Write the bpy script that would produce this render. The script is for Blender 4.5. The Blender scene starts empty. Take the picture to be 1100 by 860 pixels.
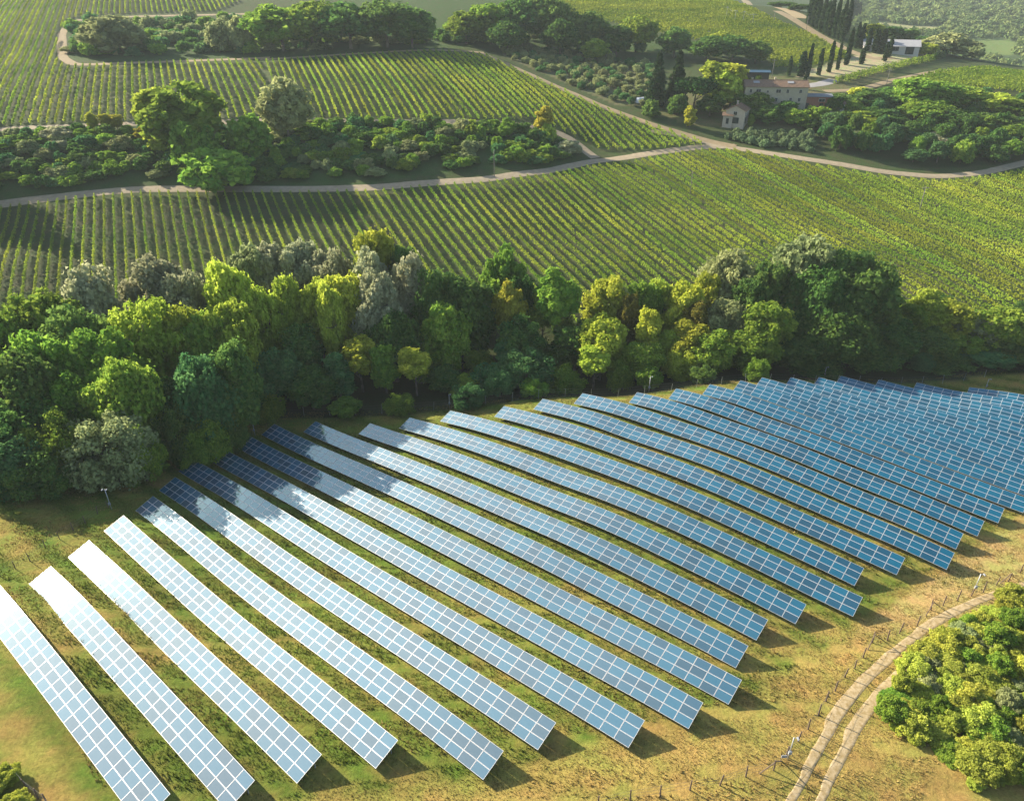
import bpy, math, random
import numpy as np
from mathutils import Vector, Matrix
random.seed(7); rng = np.random.default_rng(7)
sc = bpy.context.scene
COL = sc.collection

# ------------------------------------------------------------------ camera
CAMZ = 70.0
PITCH = math.radians(30.0); F = 780.0 / 1100.0
cam_d = bpy.data.cameras.new('camera'); cam = bpy.data.objects.new('camera', cam_d); COL.objects.link(cam)
cam.location = (0, 0, CAMZ); cam.rotation_euler = (math.pi / 2 - PITCH, 0, 0)
cam_d.sensor_width = 36; cam_d.lens = 36 * F; cam_d.clip_end = 6000; cam_d.clip_start = 0.5
sc.camera = cam
# ------------------------------------------------------------------ light
SUN_EL, SUN_AZ = math.radians(23.5), math.radians(-58)          # azimuth from +y, negative = to the left
S = Vector((math.sin(SUN_AZ) * math.cos(SUN_EL), math.cos(SUN_AZ) * math.cos(SUN_EL), math.sin(SUN_EL)))
w = bpy.data.worlds.new('World'); sc.world = w; w.use_nodes = True
nt = w.node_tree; bg = nt.nodes['Background']
sky = nt.nodes.new('ShaderNodeTexSky'); sky.sky_type = 'NISHITA'; sky.sun_disc = False
sky.sun_elevation = SUN_EL; sky.sun_rotation = SUN_AZ; sky.air_density = 1.0; sky.dust_density = 1.8; sky.ozone_density = 1.6
nt.links.new(sky.outputs[0], bg.inputs[0]); bg.inputs[1].default_value = 0.085
sd = bpy.data.lights.new('sun', 'SUN'); sd.energy = 5.0; sd.angle = math.radians(0.5); sd.color = (1.0, 0.88, 0.70)
sun = bpy.data.objects.new('sun', sd); COL.objects.link(sun)
sun.rotation_euler = (-S).to_track_quat('-Z', 'Y').to_euler(); sun.location = (0, 0, 200)
sc.view_settings.view_transform = 'Standard'; sc.view_settings.look = 'None'
sc.view_settings.exposure = 1.48; sc.view_settings.gamma = 1.0
sc.render.engine = 'CYCLES'
sc.cycles.max_bounces = 6; sc.cycles.diffuse_bounces = 2; sc.cycles.glossy_bounces = 3; sc.cycles.transmission_bounces = 2; sc.cycles.transparent_max_bounces = 6; sc.cycles.volume_bounces = 0

# ------------------------------------------------------------------ helpers
def mesh(name, V, Fc, mats=(), smooth=False, midx=None, attrs=None):
    """V (n,3); Fc: (m,k) array or a list of such arrays"""
    V = np.asarray(V, np.float32)
    Fs = Fc if isinstance(Fc, list) else [Fc]
    Fs = [np.asarray(f, np.int32) for f in Fs if len(f)]
    me = bpy.data.meshes.new(name)
    me.vertices.add(len(V)); me.vertices.foreach_set('co', V.ravel())
    li = np.concatenate([f.ravel() for f in Fs]); tot = np.concatenate([np.full(len(f), f.shape[1], np.int32) for f in Fs])
    st = np.concatenate([[0], np.cumsum(tot)[:-1]]).astype(np.int32)
    me.loops.add(len(li)); me.loops.foreach_set('vertex_index', li)
    me.polygons.add(len(tot)); me.polygons.foreach_set('loop_start', st)
    me.polygons.foreach_set('use_smooth', np.full(len(tot), smooth))
    if midx is not None: me.polygons.foreach_set('material_index', np.asarray(midx, np.int32))
    for m in mats: me.materials.append(m)
    me.update(calc_edges=True)
    if attrs:
        for k, v in attrs.items():
            v = np.asarray(v, np.float32)
            if v.ndim == 1:
                at = me.attributes.new(k, 'FLOAT', 'POINT'); at.data.foreach_set('value', v)
            else:
                at = me.attributes.new(k, 'FLOAT_COLOR', 'POINT')
                at.data.foreach_set('color', np.concatenate([v, np.ones((len(v), 1), np.float32)], 1).ravel())
    return me
def obj(name, me, parent=None, loc=None):
    o = bpy.data.objects.new(name, me); COL.objects.link(o)
    if parent is not None: o.parent = parent
    if loc is not None: o.location = loc
    return o
def tag(o, label=None, cat=None, group=None, kind=None):
    if label: o['label'] = label
    if cat: o['category'] = cat
    if group: o['group'] = group
    if kind: o['kind'] = kind
    return o
def empty(name, loc, label, cat, group=None, rz=0):
    o = bpy.data.objects.new(name, None); COL.objects.link(o); o.location = loc; o.rotation_euler = (0, 0, rz)
    return tag(o, label, cat, group)
class MB:
    def __init__(s): s.v = []; s.f = []; s.m = []; s.n = 0
    def add(s, V, Fc, mi=0):
        V = np.asarray(V, float); s.v.append(V)
        for f in Fc: s.f.append([i + s.n for i in f]); s.m.append(mi)
        s.n += len(V)
    def box(s, c, d, mi=0, M=None):
        c = np.array(c, float); d = np.array(d, float) / 2
        V = np.array([[x, y, z] for x in (-1, 1) for y in (-1, 1) for z in (-1, 1)]) * d + c
        if M is not None: V = V @ np.array(M.to_3x3()).T + np.array(M.translation)
        s.add(V, [(0, 1, 3, 2), (4, 6, 7, 5), (0, 4, 5, 1), (2, 3, 7, 6), (0, 2, 6, 4), (1, 5, 7, 3)], mi)
    def tube(s, p0, p1, r0, r1=None, k=7, mi=0):
        r1 = r0 if r1 is None else r1
        p0 = np.array(p0, float); p1 = np.array(p1, float); d = p1 - p0; d /= np.linalg.norm(d) + 1e-9
        a = np.cross(d, [0, 0, 1.0]) if abs(d[2]) < .9 else np.cross(d, [1.0, 0, 0]); a /= np.linalg.norm(a); b = np.cross(d, a)
        t = np.arange(k) * 2 * np.pi / k; ring = np.outer(np.cos(t), a) + np.outer(np.sin(t), b)
        V = np.concatenate([p0 + ring * r0, p1 + ring * r1])
        s.add(V, [(i, (i + 1) % k, (i + 1) % k + k, i + k) for i in range(k)] + [tuple(range(k))[::-1], tuple(range(k, 2 * k))], mi)
    def mesh(s, name, mats, smooth=False):
        me = bpy.data.meshes.new(name); me.from_pydata(np.concatenate(s.v).tolist(), [], s.f)
        for m in mats: me.materials.append(m)
        me.polygons.foreach_set('material_index', s.m); me.polygons.foreach_set('use_smooth', [smooth] * len(s.f)); me.update(); return me

def mat(name, col, rough=0.9, var=0.0, vscale=3.0, bump=0.0, metal=0.0, spec=0.3, attr=None):
    m = bpy.data.materials.new(name); m.use_nodes = True; n = m.node_tree.nodes; l = m.node_tree.links
    p = n['Principled BSDF']; p.inputs['Roughness'].default_value = rough; p.inputs['Metallic'].default_value = metal
    p.inputs['Specular IOR Level'].default_value = spec
    p.inputs['Base Color'].default_value = (*col, 1)
    if var:
        tc = n.new('ShaderNodeTexCoord'); nz = n.new('ShaderNodeTexNoise'); nz.inputs['Scale'].default_value = vscale; nz.inputs['Detail'].default_value = 6
        l.new(tc.outputs['Object'], nz.inputs['Vector'])
        mx = n.new('ShaderNodeMix'); mx.data_type = 'RGBA'; mx.blend_type = 'MIX'
        l.new(nz.outputs['Fac'], mx.inputs[0])
        mx.inputs[6].default_value = (*[c * (1 - var) for c in col], 1); mx.inputs[7].default_value = (*[min(1, c * (1 + var)) for c in col], 1)
        l.new(mx.outputs[2], p.inputs['Base Color'])
        if bump:
            b = n.new('ShaderNodeBump'); b.inputs['Strength'].default_value = bump; l.new(nz.outputs['Fac'], b.inputs['Height']); l.new(b.outputs[0], p.inputs['Normal'])
    return m

# ------------------------------------------------------------------ camera geometry -> world (authoring helpers)
def ray(px, py):
    cx, cy = (px - 550) / 780.0, (430 - py) / 780.0
    cp, sp = math.cos(PITCH), math.sin(PITCH)
    return np.array([cx, cp + cy * sp, -sp + cy * cp])
def cp(px, py, d):
    r = ray(px, py); p = r * (d / r[1]); return (p[0], p[1], p[2] + CAMZ)

# ------------------------------------------------------------------ solar field survey: rows (U along the row, z of the high edge + 70)
RA, RC0, RS = 0.87343572, 4.03770433, 5.46015634
NV = np.array([math.cos(RA), math.sin(RA)]); UV = np.array([math.sin(RA), -math.cos(RA)])
ROWS = {1: [(-85.5, 9.9), (-80.1, 10.6), (-63.4, 10.7), (-45.6, 10.5)], 2: [(-86.5, 7.8), (-41.7, 9.7)], 3: [(-89.5, 6.9), (-39.6, 9.1)],
 4: [(-91.4, 6.7), (-69.7, 6.5), (-60.1, 7.0), (-35.4, 9.1)], 5: [(-94.8, 4.9), (-27.2, 9.0)], 6: [(-99.9, 3.1), (-25.3, 9.0)],
 7: [(-103.4, 1.4), (-18.9, 9.2)], 8: [(-106.0, .4), (-15.6, 9.1)], 9: [(-109, .1), (-14, 8.5)], 10: [(-106, -.2), (-67.5, 3.7), (-34.1, 6.4), (-15.6, 7.4)],
 11: [(-101.3, -.3), (-73.2, 2.9), (-37.8, 6.5), (-15.6, 7.0)], 12: [(-92.1, .3), (-79, 2.3), (-41.4, 6.4), (-13.2, 6.6)],
 13: [(-87.6, .7), (-65, 4.2), (-51.7, 5.3), (-45, 6.2), (-36.4, 6.8), (-17.2, 6.9), (-8.5, 6.7)], 14: [(-82.3, 1.7), (-57.6, 5.4), (-48.6, 6.2), (-10, 6.4)],
 15: [(-74.2, 3.3), (-61.6, 5.2), (-52.3, 6.2), (-31.3, 7.1), (-22.9, 6.8), (-14.4, 6.7), (-6.6, 6.3)],
 16: [(-69.7, 4.2), (-65.5, 4.6), (-50.3, 5.9), (-33.9, 7.1), (-22.1, 6.9), (-14, 6.6), (-7.2, 6.6), (-2, 6)],
 17: [(-64.6, 4.9), (-36.5, 6.9), (-28.7, 6.8), (-22.5, 6.7), (-14.9, 6.2), (-8.5, 6.2), (-2, 5.7)],
 18: [(-56.7, 5.6), (-39, 6.4), (-30.8, 6.7), (-21.5, 6.2), (-9.9, 5.9), (-.4, 5.2)], 19: [(-51.9, 5.7), (-34.2, 6.1), (-25.4, 6.2), (1.2, 5.0)],
 20: [(-46.9, 5.8), (3.5, 4.6)], 21: [(-43.7, 5.6), (7, 4.2)], 22: [(-41.3, 4.6), (9, 3.6)], 23: [(-38.9, 3.6), (-31.7, 3.6), (-24.4, 3.7), (11, 3.0)], 24: [(-35.3, 2.7), (-30.4, 2.7), (-25.5, 2.9), (13, 2.4)],
 25: [(-31.1, 1.7), (14, 1.6)], 26: [(-26.5, .5), (15, .8)], 27: [(-19.4, -.3), (16, 0)], 28: [(-11, -.8), (18, -.8)]}
def rp(i, U): return NV * (RC0 + RS * i) + UV * U
HI = 1.6
ctl = []
for i, L in ROWS.items():
    for U, z in L: ctl.append((*rp(i, U), z - HI, .35))
# other ground heights: (px, py, forward distance) read off the hillside, and plain world points
for t in [(0, 222, 232), (0, 290, 187), (0, 180, 250), (300, 205, 239), (300, 250, 211), (300, 300, 182), (600, 250, 211), (600, 300, 182), (600, 200, 242), (1000, 300, 182), (1000, 250, 211), (1000, 185, 259), (1200, 175, 266), (1200, 300, 180), (-150, 300, 182), (-200, 215, 236),
          (300, 150, 275), (0, 150, 272), (-200, 150, 272), (300, 130, 288), (0, 140, 282), (300, 60, 392), (0, 60, 392), (-150, 60, 392), (300, 0, 540), (0, 0, 540), (500, 60, 385), (600, 100, 335), (640, 165, 278), (700, 165, 275), (560, 135, 290), (760, 155, 285), (700, 133, 302),
          (820, 130, 306), (900, 150, 285), (820, 100, 345), (960, 75, 388), (900, 100, 345), (1000, 110, 335), (1100, 100, 345), (1100, 130, 305), (1200, 130, 305), (700, 80, 375), (620, 70, 395), (860, 60, 415), (700, 40, 458), (600, 20, 505), (800, 5, 575), (760, 0, 590), (640, -10, 610), (880, 50, 440), (930, 57, 425), (985, 60, 425), (890, 20, 520), (1000, 62, 424), (1060, 70, 412), (1110, 76, 405), (1200, 80, 400), (500, 10, 520), (850, 10, 560),
          (1000, 40, 760), (1050, 50, 740), (1110, 60, 700), (935, 32, 800), (960, 20, 950), (1080, 20, 950), (1000, 0, 1150), (1150, 0, 1150), (1000, -60, 1600), (1200, -60, 1600), (1400, 0, 1100),
          (300, -40, 850), (-100, -40, 850), (600, -40, 950), (300, -50, 1600), (-500, -50, 1600), (800, -55, 1600), (-400, 0, 540), (-600, 150, 272)]:
    ctl.append((*cp(*t), .5))
for x, y, z in [(0, 10, 7.4), (-60, 10, 7.5), (60, 5, 6.3), (0, -40, 7), (-150, 20, 8), (150, 20, 2), (40, 32, 6.3), (60, 55, 5.2), (72, 62, 4.6), (85, 50, 4.0), (60, 35, 5.6), (105, 70, 2.4), (100, 95, 1.6), (120, 120, -.6), (95, 118, .6), (150, 80, 0),
                (-75, 60, 7.0), (-82, 80, 5), (-80, 105, 1.5), (-65, 118, -1.5), (-20, 124, -2), (20, 124, -1), (55, 134, -1.5), (95, 142, -3), (140, 150, -4), (-100, 60, 6), (-120, 100, 2), (-60, 140, -4), (-100, 140, -4), (0, 145, -3.5), (50, 155, -3.5), (-40, 163, -2), (40, 167, -1.5), (120, 165, -1.5), (-140, 160, -2), (180, 160, -2),
                (620, 470, -5), (520, 520, 8), (700, 600, 2), (420, 560, 2), (330, 560, 6), (560, 650, 6), (-400, 100, 0), (-400, 300, 20), (400, 100, -4), (400, 230, 10), (700, 250, 0), (-900, 500, 60), (900, 900, 30), (1500, 400, 20), (-1500, 300, 60), (0, -300, 0), (800, -200, -10), (-800, -200, 20)]:
    ctl.append((x, y, z, .5))
ctl = np.array(ctl)
def tps_fit(P, z, lam):
    r = np.hypot(P[:, None, 0] - P[None, :, 0], P[:, None, 1] - P[None, :, 1])
    K = np.where(r > 0, r * r * np.log(r + 1e-12), 0) + np.diag(lam)
    A = np.concatenate([np.ones((len(P), 1)), P], 1)
    M = np.block([[K, A], [A.T, np.zeros((3, 3))]])
    return np.linalg.solve(M, np.concatenate([z, np.zeros(3)]))
SC = 100.0
CP = ctl[:, :2] / SC
wt = tps_fit(CP, ctl[:, 2], ctl[:, 3] * 0.006)
def tps(X, Y):
    X = np.asarray(X, float).ravel() / SC; Y = np.asarray(Y, float).ravel() / SC; out = np.zeros(len(X))
    for k in range(0, len(X), 20000):
        x = X[k:k + 20000]; y = Y[k:k + 20000]
        r2 = (x[:, None] - CP[None, :, 0]) ** 2 + (y[:, None] - CP[None, :, 1]) ** 2
        out[k:k + 20000] = (0.5 * r2 * np.log(r2 + 1e-16)) @ wt[:-3] + wt[-3] + wt[-2] * x + wt[-1] * y
    return out
def axis(segs):
    o = [segs[0][0]]
    for a, b, s in segs:
        k = max(1, int(round((b - a) / s))); o += list(a + (b - a) * (np.arange(k) + 1) / k)
    return np.array(o)
GX = axis([(-2600, -1200, 200), (-1200, -500, 50), (-500, -200, 8), (-200, -85, 3), (-85, 110, 1.0), (110, 260, 2.2), (260, 700, 7), (700, 1300, 30), (1300, 2800, 150)])
GY = axis([(-900, -200, 100), (-200, 0, 20), (0, 30, 3), (30, 130, 1.0), (130, 300, 1.8), (300, 470, 3), (470, 800, 7), (800, 1300, 15), (1300, 3000, 85)])
gx, gy = np.meshgrid(GX, GY)
GZ = tps(gx, gy).reshape(gx.shape)
GZ = np.clip(GZ, -60, 230)
def hgt(x, y):
    x = np.asarray(x, float); y = np.asarray(y, float)
    i = np.clip(np.searchsorted(GX, x) - 1, 0, len(GX) - 2); j = np.clip(np.searchsorted(GY, y) - 1, 0, len(GY) - 2)
    fx = np.clip((x - GX[i]) / (GX[i + 1] - GX[i]), 0, 1); fy = np.clip((y - GY[j]) / (GY[j + 1] - GY[j]), 0, 1)
    return (GZ[j, i] * (1 - fx) + GZ[j, i + 1] * fx) * (1 - fy) + (GZ[j + 1, i] * (1 - fx) + GZ[j + 1, i + 1] * fx) * fy
TT = np.concatenate([np.arange(25, 300, .6), np.arange(300, 2600, 2.0)])
def G(px, py):
    """world ground point seen at a survey pixel"""
    r = ray(px, py); P = r[None, :] * (TT[:, None] / r[1]); h = hgt(P[:, 0], P[:, 1]); below = P[:, 2] + CAMZ < h
    k = int(np.argmax(below)) if below.any() else len(TT) - 1
    k0 = max(k - 1, 0); a = P[k0, 2] + CAMZ - h[k0]; b = h[k] - P[k, 2] - CAMZ; t = a / (a + b + 1e-9) if k else 0
    q = P[k0] * (1 - t) + P[k] * t
    return np.array([q[0], q[1], float(hgt(q[0], q[1]))])
def poly(pts): return np.array([G(*p)[:2] for p in pts])
def inside(x, y, P):
    x = np.asarray(x, float); y = np.asarray(y, float); c = np.zeros(x.shape, bool); n = len(P)
    for i in range(n):
        x1, y1 = P[i]; x2, y2 = P[(i + 1) % n]
        if y1 == y2: continue
        c ^= ((y1 > y) != (y2 > y)) & (x < (x2 - x1) * (y - y1) / (y2 - y1) + x1)
    return c
def fbm(x, y, s, seed=0):
    """cheap value noise, numpy"""
    out = np.zeros(np.shape(x)); amp = 1; tot = 0
    for o in range(4):
        X = np.asarray(x) / s * 2 ** o + seed * 17.3; Y = np.asarray(y) / s * 2 ** o + seed * 7.9
        xi = np.floor(X).astype(np.int64); yi = np.floor(Y).astype(np.int64); fx = X - xi; fy = Y - yi; fx = fx * fx * (3 - 2 * fx); fy = fy * fy * (3 - 2 * fy)
        def hsh(a, b): return (((a * 73856093) ^ (b * 19349663) ^ (seed * 83492791)) & 0xffff) / 65535.0
        out += amp * ((hsh(xi, yi) * (1 - fx) + hsh(xi + 1, yi) * fx) * (1 - fy) + (hsh(xi, yi + 1) * (1 - fx) + hsh(xi + 1, yi + 1) * fx) * fy)
        tot += amp; amp *= .5
    return out / tot
#@@ZONES
# ------------------------------------------------------------------ zones (world polygons)
Z_FIELD = np.array([(-110, -20), (-96, 60), (-78, 84), (-60, 112), (-48, 121), (0, 121), (30, 122), (60, 131), (100, 138), (150, 145), (170, 60), (140, -30)], float)
Z_BELT = np.array([(-300, 60), (-96, 60), (-78, 84), (-60, 112), (-48, 119), (0, 119), (30, 120), (60, 129), (100, 136), (200, 145), (220, 170), (160, 168), (60, 166), (0, 165), (-60, 166), (-140, 172), (-300, 172)], float)
LOWV = np.vstack([poly([(-60, 232), (0, 225), (60, 218), (150, 209), (280, 209), (400, 208), (520, 199), (590, 190), (640, 180), (700, 172), (755, 163), (790, 163), (860, 177), (950, 192), (1010, 197), (1060, 192), (1130, 180)]), [(230, 250), (230, 166), (120, 163), (60, 161), (0, 161), (-60, 163), (-140, 170), (-200, 180)]])
VINE_A = poly([(-40, 138), (0, 137), (80, 134), (130, 131), (250, 128), (292, 126), (280, 66), (190, 68), (72, 73), (62, 66), (62, 35), (76, 20), (140, 15), (230, 13), (260, 2), (200, -12), (60, -14), (-40, -10)])
VINE_B = poly([(296, 126), (420, 130), (520, 130), (575, 130), (622, 150), (650, 163), (700, 162), (765, 157), (700, 137), (650, 119), (600, 97), (560, 79), (520, 61), (460, 57), (400, 60), (284, 67)])
VINE_C = poly([(600, 18), (640, 22), (690, 30), (735, 42), (800, 48), (835, 74), (880, 72), (915, 62), (880, 42), (830, 22), (795, 6), (740, -8), (640, -14), (590, -6)])
VINE_D = poly([(1010, 78), (1060, 74), (1104, 80), (1130, 104), (1060, 96), (960, 90), (940, 94), (990, 84)])
OLIVE = poly([(540, 50), (640, 62), (700, 70), (720, 118), (660, 112), (600, 86), (540, 60)])
BANK = poly([(-60, 150), (80, 140), (330, 131), (560, 138), (612, 152), (622, 170), (590, 179), (400, 198), (150, 199), (0, 213), (-60, 222)])
TBAND = poly([(72, 66), (66, 34), (78, 22), (140, 22), (230, 20), (300, 10), (420, -4), (520, -6), (600, 0), (640, 30), (760, 55), (700, 62), (620, 60), (540, 50), (470, 53), (400, 54), (280, 62), (190, 64)])
VILLA = poly([(690, 118), (720, 100), (800, 78), (860, 85), (960, 74), (960, 90), (900, 100), (880, 140), (800, 138), (740, 135)])
YARD = poly([(900, 66), (925, 58), (985, 56), (1000, 62), (975, 68), (900, 82), (850, 84), (870, 74)])
WOODR = poly([(885, 108), (930, 90), (980, 84), (1060, 92), (1160, 100), (1160, 168), (1060, 178), (1000, 180), (940, 172), (880, 160)])
FARF = [poly([(1025, 42), (1075, 40), (1100, 48), (1085, 60), (1040, 58)]), poly([(930, 22), (990, 28), (1020, 30), (1005, 36), (950, 34)])]
def c3(*c): return np.array(c, float)
X = gx.ravel(); Y = gy.ravel()
col = np.tile(c3(.060, .075, .032), (len(X), 1))
n1 = fbm(X, Y, 9, 1); n2 = fbm(X, Y, 2.4, 2); n3 = fbm(X, Y, 30, 3)
def paint(m, c, amt=1.0):
    global col
    col[m] = col[m] * (1 - amt) + np.asarray(c) * amt
far = Y > 560
paint(far, c3(.07, .095, .045))
m = inside(X, Y, Z_FIELD)
straw = c3(.37, .255, .085); green = c3(.125, .155, .028); dry = c3(.44, .31, .13)
# grass in the solar field: lush green under the drip edge of each row, dry straw between and beyond the rows
cn = (X * NV[0] + Y * NV[1] - RC0) / RS; fr = cn - np.floor(cn)
U_ = X * UV[0] + Y * UV[1]
east = U_ - np.interp(cn, [0, 1, 5, 9, 13, 18, 28], [-48, -45.6, -27.2, -14, -8.5, -.4, 18])
lush = np.clip(1.5 - np.abs(((fr - .32 + .5) % 1) - .5) * 6.0, 0, 1)
g = np.clip(.25 + .75 * lush * (east < 1) + (n1 - .5) * 1.3 + (n2 - .5) * .9 - np.clip(east / 10, 0, .55) + np.clip((-east - 25) / 90, 0, .35), 0, 1)
fc = straw * (1 - g[:, None]) + green * g[:, None]
fc = fc * (0.55 + .5 * n2[:, None] + .4 * fbm(X, Y, 1.1, 12)[:, None]); k = np.clip((n3 - .5) * 4, 0, 1)[:, None] * (east > 2)[:, None]; fc = fc * (1 - k) + dry * k
col[m] = fc[m]
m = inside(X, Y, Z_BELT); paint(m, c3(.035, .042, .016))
for P, c in ((LOWV, (.072, .078, .040)), (VINE_A, (.10, .105, .06)), (VINE_B, (.08, .09, .045)), (VINE_C, (.11, .125, .045)), (VINE_D, (.08, .12, .03))):
    m = inside(X, Y, P); paint(m, c3(*c)); gg = np.clip((n1 - .42) * 3, 0, .8)[:, None]
    col[m] = (col * (1 - gg) + c3(.060, .080, .030) * gg)[m] * (.8 + .4 * n2[m])[:, None]
paint(inside(X, Y, OLIVE), c3(.14, .13, .075)); paint(inside(X, Y, BANK), c3(.055, .085, .03)); paint(inside(X, Y, TBAND), c3(.055, .085, .03))
paint(inside(X, Y, VILLA), c3(.13, .12, .06)); paint(inside(X, Y, YARD), c3(.40, .33, .22)); paint(inside(X, Y, WOODR), c3(.04, .05, .02))
paint(inside(X, Y, FARF[0]), c3(.16, .20, .07)); paint(inside(X, Y, FARF[1]), c3(.30, .27, .15))
# ground material
m_ground = bpy.data.materials.new('ground_cover'); m_ground.use_nodes = True
n = m_ground.node_tree.nodes; l = m_ground.node_tree.links; p = n['Principled BSDF']; p.inputs['Roughness'].default_value = 1; p.inputs['Specular IOR Level'].default_value = .1
at = n.new('ShaderNodeAttribute'); at.attribute_name = 'ground'; tc = n.new('ShaderNodeTexCoord')
na = n.new('ShaderNodeTexNoise'); na.inputs['Scale'].default_value = 2.6; na.inputs['Detail'].default_value = 10; na.inputs['Roughness'].default_value = .8
nb = n.new('ShaderNodeTexNoise'); nb.inputs['Scale'].default_value = .35; nb.inputs['Detail'].default_value = 5
l.new(tc.outputs['Object'], na.inputs['Vector']); l.new(tc.outputs['Object'], nb.inputs['Vector'])
r1 = n.new('ShaderNodeMapRange'); r1.inputs[1].default_value = .3; r1.inputs[2].default_value = .7; r1.inputs[3].default_value = .55; r1.inputs[4].default_value = 1.45; l.new(na.outputs['Fac'], r1.inputs[0])
mu = n.new('ShaderNodeVectorMath'); mu.operation = 'SCALE'; l.new(at.outputs['Color'], mu.inputs[0]); l.new(r1.outputs[0], mu.inputs['Scale'])
tint = n.new('ShaderNodeMix'); tint.data_type = 'RGBA'; tint.blend_type = 'MULTIPLY'; tint.inputs[0].default_value = 1
rb = n.new('ShaderNodeValToRGB'); rb.color_ramp.elements[0].position = .35; rb.color_ramp.elements[0].color = (.80, 1.08, .75, 1); rb.color_ramp.elements[1].position = .65; rb.color_ramp.elements[1].color = (1.06, 1.0, .95, 1)
l.new(nb.outputs['Fac'], rb.inputs[0]); l.new(mu.outputs[0], tint.inputs[6]); l.new(rb.outputs[0], tint.inputs[7]); l.new(tint.outputs[2], p.inputs['Base Color'])
bp = n.new('ShaderNodeBump'); bp.inputs['Strength'].default_value = 1.0; bp.inputs['Distance'].default_value = .25; l.new(na.outputs['Fac'], bp.inputs['Height']); l.new(bp.outputs[0], p.inputs['Normal'])
nyg, nxg = gx.shape; idx = np.arange(nyg * nxg).reshape(nyg, nxg)
FQ = np.stack([idx[:-1, :-1].ravel(), idx[:-1, 1:].ravel(), idx[1:, 1:].ravel(), idx[1:, :-1].ravel()], 1)
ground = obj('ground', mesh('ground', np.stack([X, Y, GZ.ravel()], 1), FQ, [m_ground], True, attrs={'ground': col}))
tag(ground, kind='structure')

# ------------------------------------------------------------------ roads and tracks
def ribbon(name, pts, width, m, kind='structure', off=.07, world=False, wob=.12, label=None, cat=None):
    P = np.array(pts, float) if world else np.array([G(*q)[:2] for q in pts])
    d = np.concatenate([[0], np.cumsum(np.hypot(*np.diff(P, axis=0).T))]); step = .6; s = np.linspace(0, d[-1], max(4, int(d[-1] / step)))
    # smooth (Catmull-like by repeated averaging of dense samples)
    x = np.interp(s, d, P[:, 0]); y = np.interp(s, d, P[:, 1]); k = max(1, int(4 / step))
    for _ in range(3):
        for arr in (x, y):
            pad = np.pad(arr, k, mode='reflect', reflect_type='odd'); arr[:] = np.convolve(pad, np.ones(2 * k + 1) / (2 * k + 1), 'valid')
    tx = np.gradient(x); ty = np.gradient(y); L = np.hypot(tx, ty); nx, ny = -ty / L, tx / L
    K = 9; V = []; wl = width / 2 * (1 + wob * 2.4 * (fbm(s, s * 0, 2.5, 5) - .5)); wr_ = width / 2 * (1 + wob * 2.4 * (fbm(s, s * 0 + 9, 2.5, 6) - .5))
    for a in np.linspace(-1, 1, K):
        ww = wl if a < 0 else wr_
        vx = x + nx * ww * a; vy = y + ny * ww * a; V.append(np.stack([vx, vy, hgt(vx, vy) + off * (1 if abs(a) < .99 else .2)], 1))
    V = np.array(V).transpose(1, 0, 2).reshape(-1, 3); M = len(s); ii = np.arange(M * K).reshape(M, K)
    Fq = np.stack([ii[:-1, :-1].ravel(), ii[1:, :-1].ravel(), ii[1:, 1:].ravel(), ii[:-1, 1:].ravel()], 1)
    o = obj(name, mesh(name, V, Fq, [m], True)); tag(o, kind=kind); return o
m_road = mat('pale_gravel', (.31, .255, .17), 1, .35, .8, .4); m_road2 = mat('villa_asphalt', (.30, .29, .28), 1, .2, .5); m_rut = mat('chalky_rut', (.34, .27, .17), 1, .55, 2.2, .8); m_path = mat('dry_earth', (.27, .21, .12), 1, .35, .6, .4)
ribbon('road', [(-60, 230), (0, 219), (60, 212), (150, 203), (280, 203), (400, 202), (520, 193), (590, 184), (640, 172), (700, 165), (760, 157), (790, 157)], 4.2, m_road)
ribbon('road', [(700, 140), (740, 148), (782, 158), (860, 170), (950, 185), (1010, 190), (1060, 185), (1100, 175), (1150, 165)], 3.6, m_road, off=.10)
ribbon('road', [(518, 58), (560, 76), (600, 94), (650, 116), (700, 134), (740, 146), (790, 158)], 4.0, m_path, off=.13)
ribbon('path', [(-50, 142), (0, 139), (80, 136), (130, 133), (250, 131), (330, 129), (420, 131), (550, 134), (600, 141), (622, 156), (640, 170)], 4.0, m_road, off=.09)
ribbon('path', [(290, 62), (190, 66), (80, 70), (67, 62), (66, 36), (80, 22), (140, 18), (230, 16), (275, 15)], 4.5, m_path, off=.09)
ribbon('path', [(280, 64), (400, 57), (460, 54), (520, 57)], 3.5, m_path, off=.16)
ribbon('road', [(858, 93), (870, 92), (885, 90), (897, 86)], 6, m_road2)
ribbon('road', [(885, 98), (920, 97), (960, 86), (1000, 78), (1050, 74), (1100, 78)], 4, m_path)
ribbon('road', [(835, 12), (870, 32), (895, 46), (915, 56), (940, 64), (960, 62)], 6, m_path)
ribbon('road', [(800, 0), (840, 9), (862, 20)], 10, m_rut)
TRK = [(838, 900), (868, 858), (884, 820), (900, 785), (930, 745), (962, 712), (1000, 680), (1045, 655), (1100, 634), (1150, 620)]
TW = np.array([G(*q)[:2] for q in TRK])
tv = np.gradient(TW, axis=0); tl = np.hypot(*tv.T); tnrm = np.stack([-tv[:, 1] / tl, tv[:, 0] / tl], 1)
nn = m_rut.node_tree; mxx = [q for q in nn.nodes if q.type == 'MIX'][0]; nz_ = [q for q in nn.nodes if q.type == 'TEX_NOISE'][0]; nz_.inputs['Detail'].default_value = 9; nz_.inputs['Roughness'].default_value = .75
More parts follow.
